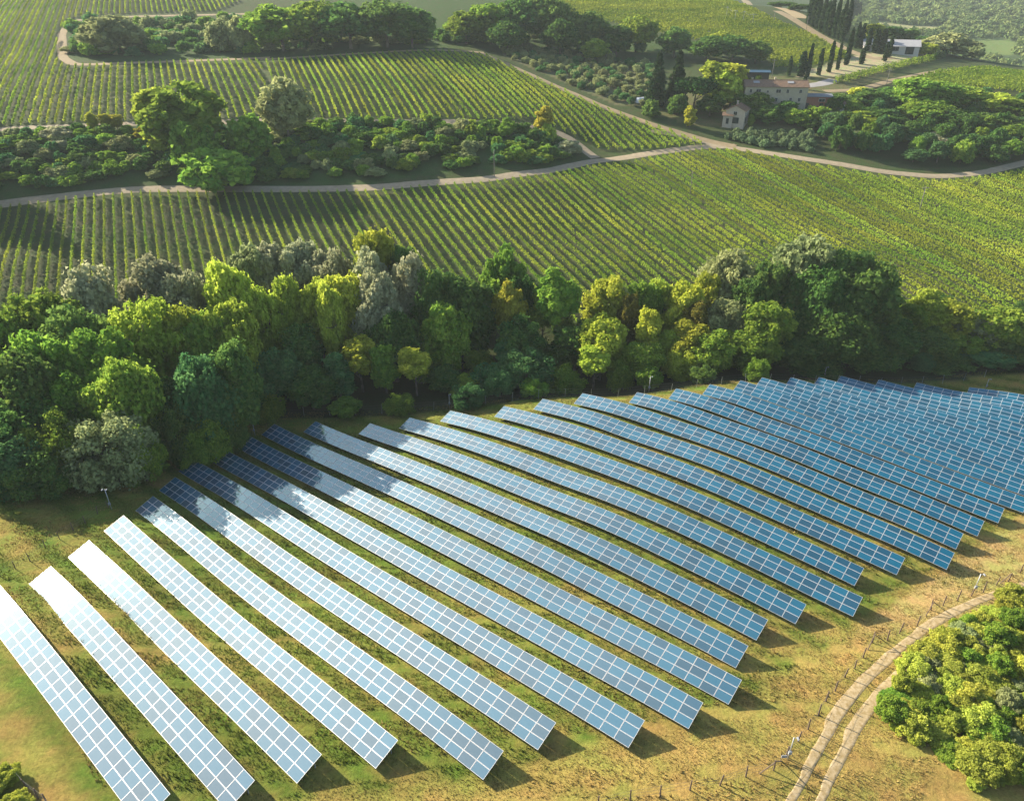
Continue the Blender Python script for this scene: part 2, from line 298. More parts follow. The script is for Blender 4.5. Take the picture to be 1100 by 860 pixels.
rr_ = nn.nodes.new('ShaderNodeMapRange'); rr_.inputs[1].default_value = .40; rr_.inputs[2].default_value = .60; nn.links.new(nz_.outputs['Fac'], rr_.inputs[0]); nn.links.new(rr_.outputs[0], mxx.inputs[0]); mxx.inputs[6].default_value = (.28, .205, .09, 1); mxx.inputs[7].default_value = (.44, .35, .21, 1)
ribbon('dirt_track', TW + tnrm * .95, 1.0, m_rut, world=True, wob=.8, off=.05); ribbon('dirt_track', TW - tnrm * .95, 1.0, m_rut, world=True, wob=.8, off=.05)
#@@SOLAR
# ------------------------------------------------------------------ solar arrays
LM, MD, TILT = 1.64, 1.005, math.radians(17)
m_alu = mat('anodised_aluminium', (.62, .63, .64), .42, metal=.35, spec=.5); m_steel = mat('galvanised_steel', (.42, .44, .45), .5, metal=.6)
m_cell = bpy.data.materials.new('dusty_solar_glass'); m_cell.use_nodes = True
n = m_cell.node_tree.nodes; l = m_cell.node_tree.links; p = n['Principled BSDF']
oi = n.new('ShaderNodeObjectInfo'); at = n.new('ShaderNodeAttribute'); at.attribute_name = 'shade'
sm = n.new('ShaderNodeMath'); sm.operation = 'ADD'; l.new(oi.outputs['Random'], sm.inputs[0]); l.new(at.outputs['Fac'], sm.inputs[1])
fr_ = n.new('ShaderNodeMath'); fr_.operation = 'FRACT'; l.new(sm.outputs[0], fr_.inputs[0])
rp_ = n.new('ShaderNodeValToRGB'); e = rp_.color_ramp.elements
e[0].position = 0; e[0].color = (.001, .075, .13, 1); e[1].position = 1; e[1].color = (.002, .058, .10, 1)
for pos, c in ((.35, (.001, .09, .155)), (.7, (.002, .058, .105)), (.88, (.005, .05, .085))): x_ = e.new(pos); x_.color = (*c, 1)
l.new(fr_.outputs[0], rp_.inputs[0])
tc = n.new('ShaderNodeTexCoord'); ns = n.new('ShaderNodeTexNoise'); ns.inputs['Scale'].default_value = 5; mp = n.new('ShaderNodeMapping'); mp.inputs['Scale'].default_value = (.3, 3, 1)
l.new(tc.outputs['Object'], mp.inputs[0]); l.new(mp.outputs[0], ns.inputs['Vector'])
l.new(rp_.outputs[0], p.inputs['Base Color']); p.inputs['Roughness'].default_value = .04; p.inputs['IOR'].default_value = 1.6; p.inputs['Specular IOR Level'].default_value = .85; p.inputs['Specular Tint'].default_value = (.38, .84, 1, 1)
gl = n.new('ShaderNodeBsdfGlossy'); gl.distribution = 'BECKMANN'; gl.inputs['Color'].default_value = (.90, .94, 1, 1); gl.inputs['Roughness'].default_value = .63
mx = n.new('ShaderNodeMixShader'); mr = n.new('ShaderNodeMapRange'); mr.inputs[3].default_value = .045; mr.inputs[4].default_value = .062; l.new(ns.outputs['Fac'], mr.inputs[0]); l.new(mr.outputs[0], mx.inputs[0])
l.new(p.outputs[0], mx.inputs[1]); l.new(gl.outputs[0], mx.inputs[2]); l.new(mx.outputs[0], n['Material Output'].inputs['Surface'])
# module: aluminium frame 1.60 x 0.975 with inset glass and a back sheet
def module_mesh():
    b = MB(); W, H, t, fw = 1.615, .985, .04, .028
    b.box((W / 2, fw / 2, 0), (W, fw, t)); b.box((W / 2, H - fw / 2, 0), (W, fw, t)); b.box((fw / 2, H / 2, 0), (fw, H - 2 * fw, t)); b.box((W - fw / 2, H / 2, 0), (fw, H - 2 * fw, t))
    b.box((W / 2, H / 2, .002), (W - 2 * fw, H - 2 * fw, .012), 1)
    return b.mesh('solar_module', [m_alu, m_cell])
ME_MOD = module_mesh(); MV = np.array([v.co[:] for v in ME_MOD.vertices]); MF = [tuple(q.vertices) for q in ME_MOD.polygons]; MI = [q.material_index for q in ME_MOD.polygons]
b = MB(); b.tube((0, 0, 0), (0, 0, -1), .06, k=6); ME_POST = b.mesh('post', [m_steel])
ORD = ['first', 'second', 'third', 'fourth', 'fifth', 'sixth', 'seventh', 'eighth', 'ninth', 'tenth', 'eleventh', 'twelfth', 'thirteenth', 'fourteenth', 'fifteenth', 'sixteenth', 'seventeenth', 'eighteenth', 'nineteenth', 'twentieth', 'twenty-first', 'twenty-second', 'twenty-third', 'twenty-fourth', 'twenty-fifth', 'twenty-sixth', 'twenty-seventh', 'twenty-eighth']
RDESC = {1: 'long pale solar array on the grass by the near corner, leftmost of all', 28: 'farthest solar array, running along the dark trees at the back'}
_n = 0
def smoothz(i, U):
    q = rp(i, U); return float(tps([q[0]], [q[1]])[0])
for i, L in ROWS.items():
    Uw, Ue = L[0][0], L[-1][0]
    if i == 1: Uw -= 10
    nc = int(round((Ue - Uw) / LM)); Uw = Ue - nc * LM
    Us = Uw + np.arange(nc + 1) * LM; Q = np.array([rp(i, u_) for u_ in Us]); zg = tps(Q[:, 0], Q[:, 1]); zg = np.convolve(np.pad(zg, 2, mode='reflect', reflect_type='odd'), np.ones(5) / 5, 'valid')
    zh = zg + HI
    mid = nc // 2; base = Vector((Q[mid][0], Q[mid][1], zg[mid]))
    lab = RDESC.get(i) or f'long tilted solar array, {ORD[i-1]} row from the near left corner'
    root = empty('solar_array', base, lab, 'solar array', 'parallel solar arrays in the field')
    cols = []
    for j in range(nc):
        P0 = Vector((*Q[j], zh[j])) - base; P1 = Vector((*Q[j + 1], zh[j + 1])) - base
        ex = (P1 - P0).normalized(); down = Vector((-NV[0] * math.cos(TILT), -NV[1] * math.cos(TILT), -math.sin(TILT)))
        ny = (-down); ny = (ny - ex * ny.dot(ex)).normalized(); ez = ex.cross(ny)
        cols.append((P0, ex, ny, ez))
    mods = [(j, k) for j in range(nc) for k in range(3)]; mods.reverse()
    extra = MB(); shade = []
    for q_, (j, k) in enumerate(mods):
        P0, ex, ny, ez = cols[j]; org = P0 - ny * (MD * (k + 1) - .005) + ez * .06
        jt = random.uniform(-.004, .004); ez2 = (ez + ex * jt + ny * random.uniform(-.004, .004)).normalized(); ex2 = ny.cross(ez2).normalized(); ny2 = ez2.cross(ex2)
        M = Matrix(((ex2.x, ny2.x, ez2.x, org.x), (ex2.y, ny2.y, ez2.y, org.y), (ex2.z, ny2.z, ez2.z, org.z), (0, 0, 0, 1)))
        if q_ < (100 if len(mods) == 100 else 99):
            o = bpy.data.objects.new('solar_panel', ME_MOD); COL.objects.link(o); o.parent = root; o.matrix_local = M
        else:
            V = MV @ np.array(M.to_3x3()).T + np.array(M.translation)
            extra.v.append(V); extra.f += [[a_ + extra.n for a_ in f] for f in MF]; extra.m += MI; extra.n += len(V); shade += [random.random()] * len(V)
    if extra.n:
        me = extra.mesh('solar_panel', [m_alu, m_cell]); a_ = me.attributes.new('shade', 'FLOAT', 'POINT'); a_.data.foreach_set('value', shade)
        o = obj('solar_panel', me, root); o['kind'] = 'stuff'
    # purlins, rafters and legs
    fb = MB()
    for j in range(nc):
        P0, ex, ny, ez = cols[j]
        for f_ in (.45, 1.5, 2.55): a = P0 - ny * f_ - ez * .01; fb.tube(a, a + ex * LM, .035, k=4)
    obj('purlin_frame', fb.mesh('purlin_frame', [m_steel]), root)
    for j in list(range(nc - 1, -1, -3)) + [0]:
        P0, ex, ny, ez = cols[j]; end = ex * (LM - .45 if j == nc - 1 else .4)
        rb_ = MB(); a = P0 - ny * .12 + end - ez * .09; rb_.tube(a, a - ny * 2.75, .05, k=4); T = P0 - ny * .75 + end - ez * .1; g0 = P0 - ny * 2.3 + end - ez * .1
        q = T + base; foot = Vector((T.x, T.y, float(hgt(q.x, q.y)) - base.z + .75))
        rb_.tube(foot, g0, .035, k=4)
        obj('rafter', rb_.mesh('rafter', [m_steel]), root)
        for f_ in (.75, 2.3):
            top = P0 - ny * f_ + end - ez * .1; wq = top + base; ln = top.z + base.z - float(hgt(wq.x, wq.y)) + .3
            o = bpy.data.objects.new('leg', ME_POST); COL.objects.link(o); o.parent = root; o.location = top; o.scale = (1, 1, max(ln, .3))
#@@VEG
# ------------------------------------------------------------------ foliage
def leafmat(name, c, c2=None, trans=.36):
    c2 = c2 or tuple(v * 1.5 for v in c)
    m = bpy.data.materials.new(name); m.use_nodes = True; n = m.node_tree.nodes; l = m.node_tree.links; n.remove(n['Principled BSDF'])
    at = n.new('ShaderNodeAttribute'); at.attribute_name = 'leaf'; oi = n.new('ShaderNodeObjectInfo')
    mx = n.new('ShaderNodeMix'); mx.data_type = 'RGBA'; mx.inputs[6].default_value = (*c, 1); mx.inputs[7].default_value = (*c2, 1); l.new(at.outputs['Fac'], mx.inputs[0])
    hs = n.new('ShaderNodeHueSaturation'); mr = n.new('ShaderNodeMapRange'); mr.inputs[3].default_value = .78; mr.inputs[4].default_value = 1.22; l.new(oi.outputs['Random'], mr.inputs[0]); l.new(mr.outputs[0], hs.inputs['Value'])
    mh = n.new('ShaderNodeMath'); mh.operation = 'MULTIPLY_ADD'; mh.inputs[1].default_value = 7.13; mh.inputs[2].default_value = .1; l.new(oi.outputs['Random'], mh.inputs[0]); f = n.new('ShaderNodeMath'); f.operation = 'FRACT'; l.new(mh.outputs[0], f.inputs[0])
    m2 = n.new('ShaderNodeMapRange'); m2.inputs[3].default_value = .485; m2.inputs[4].default_value = .52; l.new(f.outputs[0], m2.inputs[0]); l.new(m2.outputs[0], hs.inputs['Hue']); l.new(mx.outputs[2], hs.inputs['Color'])
    d = n.new('ShaderNodeBsdfDiffuse'); t = n.new('ShaderNodeBsdfTranslucent'); g = n.new('ShaderNodeMixShader'); g.inputs[0].default_value = trans
    l.new(hs.outputs[0], d.inputs['Color']); l.new(hs.outputs[0], t.inputs['Color']); l.new(d.outputs[0], g.inputs[1]); l.new(t.outputs[0], g.inputs[2]); l.new(g.outputs[0], n['Material Output'].inputs['Surface'])
    return m
LMAT = dict(dark=leafmat('dark_oak_leaves', (.055, .135, .035), (.17, .27, .055), 0.45), mid=leafmat('mid_green_leaves', (.12, .24, .035), (.34, .45, .06), 0.45),
    lime=leafmat('yellow_green_leaves', (.26, .35, .035), (.56, .62, .085), 0.45), silver=leafmat('silver_willow_leaves', (.26, .29, .15), (.50, .50, .30), 0.38),
    olive=leafmat('grey_olive_leaves', (.18, .22, .09), (.40, .44, .19), 0.4), gold=leafmat('golden_leaves', (.30, .31, .035), (.54, .52, .07), 0.45),
    brown=leafmat('rusty_leaves', (.15, .15, .03), (.28, .24, .05), 0.4), cyp=leafmat('cypress_needles', (.022, .048, .018), (.05, .085, .03), 0.15),
    pine=leafmat('pine_needles', (.022, .06, .016), (.05, .10, .025), .2), vine=leafmat('vine_leaves', (.14, .26, .03), (.44, .50, .06), 0.42), reed=leafmat('reed_leaves', (.12, .20, .09), (.27, .35, .17), 0.4),
    bush=leafmat('sunny_scrub_leaves', (.25, .30, .04), (.60, .62, .11), 0.45), teal=leafmat('blue_green_leaves', (.06, .17, .06), (.16, .30, .095), 0.45))
m_bark = mat('grey_bark', (.16, .13, .10), 1, .3, 4); m_bare = mat('bare_grey_wood', (.28, .24, .20), 1, .25, 4)
def quads(P, Nn, s, asp=1.0, up=None):
    """leaf quads at P with normals Nn and half size s"""
    k = len(P); Nn = Nn / (np.linalg.norm(Nn, axis=1, keepdims=True) + 1e-9)
    r = rng.normal(size=(k, 3)) if up is None else up + rng.normal(size=(k, 3)) * .25
    a = np.cross(Nn, r); a /= np.linalg.norm(a, axis=1, keepdims=True) + 1e-9; b = np.cross(Nn, a)
    s = np.broadcast_to(np.asarray(s), (k,))[:, None]
    bend = Nn * s * .35
    V = np.stack([P - a * s - bend * .5, P - b * s * asp + bend, P + a * s - bend * .5, P + b * s * asp + bend], 1).reshape(-1, 3)
    return V, np.arange(4 * k).reshape(k, 4)
def lobes_ball(nl, shape, rl, seed, zmin=-1.0):
    r = np.random.default_rng(seed); L = []
    while len(L) < nl:
        d = r.normal(size=3); d /= np.linalg.norm(d)
        if d[2] < zmin: continue
        rad = r.uniform(.45, 1.0); q = d * rad * np.array(shape[:3])
        L.append((*q, rl * r.uniform(.65, 1.25)))
    return np.array(L)
def crown(L, n, s, seed, c=(0, 0, 0), flat=.85, spread=.24):
    r = np.random.default_rng(seed); wgt = L[:, 3] ** 2; k = r.choice(len(L), n, p=wgt / wgt.sum())
    d = r.normal(size=(n, 3)); d /= np.linalg.norm(d, axis=1, keepdims=True)
    rr = L[k, 3] * (1.06 - np.abs(r.normal(size=n)) * spread + r.uniform(0, .10, n)); rr = rr * (1 + .18 * np.sin(d[:, 0] * 7 + k) * np.sin(d[:, 1] * 6 + k * 2) * np.cos(d[:, 2] * 5))
    P = L[k, :3] + d * rr[:, None] * np.array([1, 1, flat]) + np.array(c)
    fr2 = r.random(n) < .09; P = P + d * (fr2 * r.uniform(.1, .45, n) * L[k, 3])[:, None]
    Nn = d + r.normal(size=(n, 3)) * .48 + np.array([0, 0, .15])
    ss = s * r.uniform(.55, 1.3, n); V, Fq = quads(P, Nn, ss)
    lf = np.clip(r.random(n) * .7 + (r.random(len(L))[k]) * .4 - .05, 0, 1); return V, Fq, np.repeat(lf, 4)
def crown_mesh(name, *a, **k):
    V, Fq, lf = crown(*a, **k); return mesh(name, V, Fq, [LMAT['mid']], attrs={'leaf': lf})
def trunk_mesh(h, r0, cz, R, nb, seed, m=None, twist=.25, depth=1):
    r = random.Random(seed); b = MB(); p = Vector((0, 0, -.4)); seg = 5; pts = [p]
    for i in range(1, seg + 1): pts.append(Vector((r.uniform(-twist, twist) * i / seg, r.uniform(-twist, twist) * i / seg, h * i / seg)))
    for i in range(seg): b.tube(pts[i], pts[i + 1], r0 * (1 - i / seg * .8), r0 * (1 - (i + 1) / seg * .8), 7)
    def br(a, d, ln, rad, lev):
        q = a + d * ln; b.tube(a, q, rad, rad * .55, 5)
        if lev > 0:
            for _ in range(3):
                dd = (d + Vector((r.uniform(-.8, .8), r.uniform(-.8, .8), r.uniform(-.2, .6)))).normalized(); br(a + d * ln * r.uniform(.5, 1), dd, ln * .6, rad * .5, lev - 1)
    for i in range(nb):
        t = r.uniform(.35, .95); a = pts[0].lerp(pts[-1], t); an = i * 2.4 + r.random(); d = Vector((math.cos(an), math.sin(an), r.uniform(.3, .9))).normalized()
        br(a, d, R * r.uniform(.5, .85), r0 * .35, depth)
    return b.mesh('trunk', [m or m_bark], True)
# prototypes are 10 m tall; crown width in metres is noted
PROTO = {}
def proto(kind, lod, var):
    key = (kind, lod, var)
    if key in PROTO: return PROTO[key]
    sd = abs(hash((kind == 'round', len(kind), ord(kind[0]), lod, var))) % 99991
    sd = (ord(kind[0]) * 131 + ord(kind[-1]) * 17 + len(kind) * 7 + lod * 1009 + var * 5003) % 99991
    n, s = ((13000, .31), (11500, .225), (3800, .38), (1100, .68))[lod]
    if kind in ('bush', 'dome') and lod == 2: n, s = 2600, .62
    if kind == 'round': W = 8.0; L = lobes_ball(95, (3.2, 3.2, 3.9), .85, sd, -.9); c = (0, 0, 5.4); t = (7.5, .26)
    elif kind == 'wide': W = 10.5; L = lobes_ball(115, (4.4, 4.4, 3.6), 1.0, sd, -.8); c = (0, 0, 5.5); t = (7.5, .32)
    elif kind == 'tall': W = 4.6; L = lobes_ball(75, (1.7, 1.7, 4.2), .62, sd); c = (0, 0, 5.3); t = (8.5, .18)
    elif kind == 'slim': W = 5.6; L = lobes_ball(55, (2.1, 2.1, 2.9), .65, sd, -.7); c = (0, 0, 6.9); t = (8.5, .2)
    elif kind == 'bush': W = 12.0; L = lobes_ball(95, (4.9, 4.9, 7.2), 1.15, sd, .0); L[:, 2] *= 1.0; c = (0, 0, 1.3); t = (5, .15); n = int(n * .9)
    elif kind == 'dome': W = 12.5; L = lobes_ball(115, (5.2, 5.2, 4.6), 1.05, sd, -.7); c = (0, 0, 4.4); t = (5.5, .35)
    elif kind == 'cyp':
        W = 1.9; r = np.random.default_rng(sd); z = np.linspace(.7, 9.6, 26); L = np.stack([r.normal(size=26) * .06, r.normal(size=26) * .06, z, .78 * np.sqrt(np.clip(1 - ((z - 3.6) / 6.5) ** 2, .03, 1))], 1); c = (0, 0, 0); t = (6, .13); n = int(n * .5); s *= .8
    elif kind == 'conifer':
        W = 5.2; r = np.random.default_rng(sd); z = np.repeat(np.linspace(1, 9.5, 14), 4); R = (10 - z) * .17; an = r.random(56) * 6.28; L = np.stack([np.cos(an) * R, np.sin(an) * R, z, .35 + R * .45], 1); c = (0, 0, 0); t = (9, .2); n = int(n * .8)
    elif kind == 'umbrella': W = 13; L = lobes_ball(50, (5.0, 5.0, 1.6), 1.5, sd, -.3); c = (0, 0, 7.2); t = (7.6, .4)
    me = crown_mesh('crown', L, n, s, sd, c=c); tk = trunk_mesh(t[0] * .85, t[1], 5, W * .33, (9, 7, 4, 2)[lod] if kind not in ('cyp',) else 0, sd)
    PROTO[key] = (me, tk, W); return PROTO[key]
TREES = []   # (x, y, kind, lod, height, width, colour, name, place, filler)
def add_tree(x, y, kind, h, wd, colour, place, lod=1, filler=False, name=None):
    TREES.append([x, y, kind, lod, h, wd, colour, name, place, filler])
def T(px, pytop, d, kind, wpx, colour, place, lod=1, hmin=4, name=None):
    """tree whose crown top is at survey pixel (px, pytop) and whose trunk stands at forward distance d"""
    r = ray(px, pytop); q = r * (d / r[1]); g = float(hgt(q[0], q[1])); h = max(hmin, q[2] + CAMZ - g); sl = d * math.hypot(1, r[2] / r[1]) * math.hypot(1, r[0])
    add_tree(q[0], q[1], kind, h, wpx * 1.18 * np.linalg.norm(q) / 780.0, colour, place, lod, False, name)
BL = 'in the belt behind the panels'
for a in [ # px, top, distance, kind, width px, colour
 (90, 284, 150, 'round', 52, 'silver'), (158, 271, 158, 'round', 60, 'silver'), (190, 287, 154, 'round', 50, 'silver'), (30, 308, 140, 'wide', 78, 'mid'), (75, 322, 132, 'wide', 66, 'dark'), (-20, 330, 130, 'wide', 70, 'mid'),
 (143, 317, 133, 'wide', 78, 'lime'), (183, 318, 136, 'round', 50, 'lime'), (238, 276, 152, 'round', 50, 'lime'), (238, 312, 138, 'round', 52, 'lime'), (215, 335, 135, 'round', 46, 'mid'),
 (285, 251, 160, 'round', 46, 'silver'), (317, 248, 161, 'round', 48, 'silver'), (350, 254, 158, 'round', 42, 'silver'), (262, 262, 157, 'round', 40, 'olive'), (398, 243, 160, 'round', 52, 'lime'), (434, 253, 158, 'round', 42, 'dark'), (393, 264, 153, 'round', 44, 'silver'), (436, 270, 150, 'round', 46, 'silver'),
 (280, 297, 142, 'round', 37, 'lime'), (303, 292, 144, 'round', 32, 'lime'), (336, 287, 146, 'round', 45, 'lime'), (367, 279, 147, 'round', 55, 'lime'), (402, 287, 143, 'round', 50, 'silver'), (350, 300, 140, 'round', 30, 'lime'),
 (464, 284, 148, 'wide', 60, 'dark'), (500, 290, 147, 'round', 62, 'dark'), (478, 318, 140, 'round', 50, 'mid'), (541, 261, 158, 'round', 44, 'mid'), (546, 304, 148, 'slim', 34, 'gold'), (560, 292, 152, 'round', 36, 'dark'),
 (601, 289, 148, 'slim', 48, 'mid'), (583, 312, 150, 'slim', 30, 'mid'), (655, 296, 152, 'round', 50, 'lime'), (693, 300, 152, 'round', 40, 'mid'), (678, 312, 147, 'tall', 22, 'brown'), (712, 298, 155, 'round', 34, 'lime'), (650, 335, 138, 'round', 55, 'lime'), (700, 328, 142, 'tall', 28, 'lime'),
 (740, 302, 150, 'round', 46, 'lime'), (748, 322, 146, 'round', 36, 'brown'), (745, 345, 136, 'round', 48, 'gold'), (723, 350, 137, 'round', 30, 'lime'), (790, 266, 160, 'wide', 62, 'olive'), (785, 319, 146, 'round', 50, 'olive'), (765, 285, 157, 'round', 40, 'lime'), (812, 290, 152, 'round', 44, 'dark'),
 (871, 253, 158, 'round', 62, 'olive'), (922, 268, 155, 'wide', 92, 'dark'), (892, 282, 151, 'wide', 66, 'dark'), (838, 274, 155, 'round', 56, 'dark'), (828, 317, 142, 'round', 54, 'mid'), (945, 300, 150, 'round', 50, 'dark'), (905, 330, 143, 'wide', 70, 'dark'),
 (1004, 312, 155, 'round', 42, 'lime'), (1030, 322, 153, 'round', 42, 'lime'), (985, 325, 152, 'round', 36, 'mid'), (1052, 332, 152, 'round', 42, 'olive'), (1086, 332, 150, 'round', 48, 'mid'), (1110, 340, 150, 'round', 44, 'lime'), (960, 338, 146, 'round', 52, 'dark'), (1040, 352, 146, 'round', 40, 'mid'), (1075, 362, 144, 'round', 44, 'dark'), (1000, 350, 145, 'wide', 50, 'dark'),
 (360, 379, 126, 'tall', 34, 'teal'), (383, 362, 130, 'slim', 46, 'lime'), (410, 368, 129, 'round', 36, 'mid'), (444, 373, 127, 'slim', 36, 'lime'), (528, 385, 128, 'bush', 46, 'teal'), (566, 374, 127, 'dome', 60, 'teal'), (606, 390, 127, 'bush', 46, 'mid'), (693, 363, 131, 'round', 42, 'mid'), (768, 355, 133, 'round', 46, 'mid'), (640, 372, 129, 'slim', 36, 'lime'), (812, 352, 134, 'round', 50, 'mid'), (668, 380, 129, 'bush', 30, 'mid'),
 (478, 395, 128, 'round', 40, 'dark'), (500, 400, 126, 'bush', 34, 'mid'), (735, 372, 131, 'bush', 40, 'lime'), (545, 362, 134, 'slim', 26, 'teal'), (860, 355, 138, 'round', 60, 'dark'), (930, 362, 139, 'wide', 66, 'dark'), (880, 378, 135, 'bush', 50, 'dark'), (1060, 385, 142, 'round', 44, 'teal'), (1015, 378, 142, 'bush', 50, 'dark'),
 (104, 441, 97, 'dome', 76, 'olive'), (140, 456, 98, 'dome', 44, 'mid'), (30, 345, 122, 'round', 60, 'mid'), (100, 350, 122, 'round', 64, 'mid'), (8, 372, 112, 'round', 60, 'dark'), (120, 382, 113, 'wide', 66, 'mid'), (70, 400, 108, 'wide', 60, 'mid'), (10, 425, 99, 'dome', 70, 'dark'), (48, 440, 97, 'dome', 60, 'mid'), (0, 462, 93, 'dome', 66, 'teal'), (30, 478, 92, 'dome', 60, 'dark'), (160, 400, 112, 'round', 54, 'dark'), (205, 380, 118, 'wide', 66, 'teal'), (240, 365, 122, 'round', 54, 'dark'), (180, 430, 106, 'dome', 40, 'dark'), (215, 440, 108, 'bush', 40, 'mid'),
 (250, 400, 117, 'round', 50, 'dark'), (290, 375, 124, 'wide', 56, 'teal'), (330, 392, 122, 'round', 46, 'dark'), (282, 415, 118, 'bush', 36, 'mid'), (320, 350, 132, 'round', 48, 'dark'), (420, 330, 138, 'wide', 56, 'dark'), (560, 340, 140, 'wide', 56, 'dark'), (620, 340, 142, 'round', 50, 'dark'), (790, 350, 138, 'round', 40, 'mid'),
 (240, 430, 112, 'bush', 36, 'dark'), (200, 455, 105, 'bush', 34, 'mid'), (1120, 385, 142, 'wide', 60, 'dark')]:
    a = list(a); a[2] *= (.90 if a[1] < 390 else .95) if a[0] < 250 else (.975 if a[1] < 345 else 1.0); T(*a, BL)
r_ = random.Random(3)
for _ in range(2600):                                  # interior of the belt
    x = r_.uniform(-190, 210); y = r_.uniform(70, 166)
    if not inside(np.array([x]), np.array([y]), Z_BELT)[0]: continue
    if any(abs(t[0] - x) < 4.4 and abs(t[1] - y) < 4.4 for t in TREES): continue
    if sum(1 for t in TREES if t[9]) > 210: break
    e = y > 155 or not inside(np.array([x]), np.array([y - 7]), Z_BELT)[0]
    add_tree(x, y, r_.choice(['round', 'wide', 'bush', 'dome']), r_.uniform(5.0, 8) if y > 150 else (r_.uniform(3.5, 6) if e else r_.uniform(6, 9.5)), r_.uniform(5, 8), r_.choice(['dark', 'dark', 'mid', 'teal']), BL, 1, True)
# slope between the lower road and the upper track
BK = 'above the lower road'
for a in [(186, 84, 262, 'round', 72, 'mid'), (160, 88, 264, 'tall', 36, 'lime'), (205, 125, 252, 'dome', 48, 'mid'), (300, 79, 272, 'round', 48, 'olive'), (228, 158, 240, 'dome', 62, 'mid'), (60, 135, 272, 'dome', 26, 'silver'), (64, 150, 264, 'tall', 14, 'silver'), (262, 122, 262, 'dome', 44, 'mid'),
          (96, 120, 280, 'tall', 10, 'gold'), (110, 120, 281, 'tall', 9, 'gold'), (122, 121, 281, 'tall', 12, 'gold'), (584, 113, 283, 'tall', 18, 'gold'), (545, 124, 283, 'bush', 14, 'lime'), (612, 150, 274, 'dome', 26, 'silver'), (588, 130, 280, 'bush', 20, 'lime'), (125, 143, 266, 'bush', 24, 'olive'), (150, 135, 272, 'tall', 14, 'gold'), (395, 122, 284, 'bush', 12, 'gold'), (505, 126, 284, 'bush', 16, 'lime'), (330, 130, 279, 'bush', 30, 'mid'), (20, 150, 268, 'dome', 50, 'mid'), (-5, 160, 262, 'dome', 40, 'dark')]:
    T(*a, BK, 2, hmin=2.5)
def fill(P, nmax, hr, wr, kinds, cols, place, lod, gap, seed, tries=6000, name=None):
    r = random.Random(seed); k = 0; x0, y0 = P.min(0); x1, y1 = P.max(0); own = []
    xs = np.array([r.uniform(x0, x1) for _ in range(tries)]); ys = np.array([r.uniform(y0, y1) for _ in range(tries)]); ok = inside(xs, ys, P)
    for x, y in zip(xs[ok], ys[ok]):
        if any((t[0] - x) ** 2 + (t[1] - y) ** 2 < gap * gap for t in own): continue
        own.append((x, y)); add_tree(x, y, r.choice(kinds), r.uniform(*hr), r.uniform(*wr), r.choice(cols), place, lod, True, name); k += 1
        if k >= nmax: break
BANKI = poly([(-60, 152), (80, 143), (330, 134), (560, 141), (606, 155), (612, 170), (585, 176), (400, 193), (150, 192), (0, 205), (-60, 212)])
fill(BANKI, 330, (2.4, 5.0), (5, 9), ['bush', 'dome'], ['dark', 'mid', 'dark', 'teal', 'mid', 'olive'], BK, 2, 2.9, 5, name='shrub')
TB = 'along the upper track'
for a in [(113, 14, 400, 'dome', 52, 'olive'), (297, 2, 402, 'wide', 62, 'mid'), (330, 0, 405, 'wide', 60, 'mid'), (372, 2, 402, 'wide', 64, 'dark'), (412, -4, 402, 'wide', 60, 'dark'), (440, 6, 400, 'round', 44, 'dark'), (500, 8, 420, 'round', 40, 'mid'), (528, -2, 425, 'round', 44, 'mid'), (560, -4, 430, 'wide', 50, 'dark'), (590, -10, 430, 'wide', 50, 'dark'),
          (632, 10, 425, 'wide', 40, 'dark'), (664, 26, 415, 'round', 28, 'dark'), (686, 15, 425, 'wide', 38, 'mid'), (727, 27, 412, 'round', 30, 'dark'), (762, 38, 400, 'wide', 36, 'dark'), (790, 37, 402, 'wide', 34, 'dark'), (815, 42, 398, 'round', 26, 'dark'), (775, 32, 412, 'round', 22, 'lime'), (640, 40, 402, 'round', 26, 'mid'), (603, 20, 410, 'wide', 36, 'dark'), (545, 22, 405, 'wide', 36, 'dark'), (230, 20, 402, 'dome', 24, 'olive'), (256, 16, 402, 'dome', 24, 'olive')]:
    T(*a, TB, 2, hmin=4)
fill(poly([(75, 62), (76, 28), (140, 24), (270, 22), (470, 30), (590, 40), (700, 58), (640, 58), (540, 47), (470, 48), (400, 50), (280, 58), (190, 60)]), 230, (3, 7), (7, 11), ['bush', 'dome', 'dome'], ['dark', 'mid', 'teal', 'olive'], TB, 3, 3.8, 8, name='shrub')
OG = 'in the olive grove beside the diagonal track'
fill(OLIVE, 140, (2.4, 4.2), (3.4, 6.2), ['dome'], ['olive', 'olive', 'teal'], OG, 3, 4.0, 9, name='olive_tree')
VL = 'beside the farmhouse'
for a in [(709, 56, 322, 'conifer', 19, 'cyp'), (731, 54, 324, 'conifer', 19, 'cyp'), (749, 83, 316, 'umbrella', 42, 'pine'), (770, 60, 326, 'tall', 30, 'lime'), (791, 64, 324, 'tall', 24, 'gold'), (783, 74, 320, 'round', 30, 'lime'), (743, 113, 300, 'tall', 12, 'gold'), (815, 98, 312, 'round', 28, 'dark'), (826, 112, 305, 'dome', 34, 'dark'), (846, 108, 308, 'round', 24, 'dark'), (765, 100, 312, 'round', 26, 'dark'), (858, 116, 302, 'dome', 26, 'mid'), (797, 100, 314, 'round', 16, 'dark'), (880, 112, 304, 'dome', 24, 'mid'), (870, 128, 298, 'dome', 24, 'dark'), (905, 100, 318, 'round', 30, 'dark'), (730, 100, 312, 'dome', 20, 'dark'), (700, 105, 310, 'bush', 20, 'dark'), (812, 78, 340, 'bush', 20, 'dark'), (808, 122, 300, 'tall', 6, 'mid')]:
    T(*a, VL, 2, hmin=3)
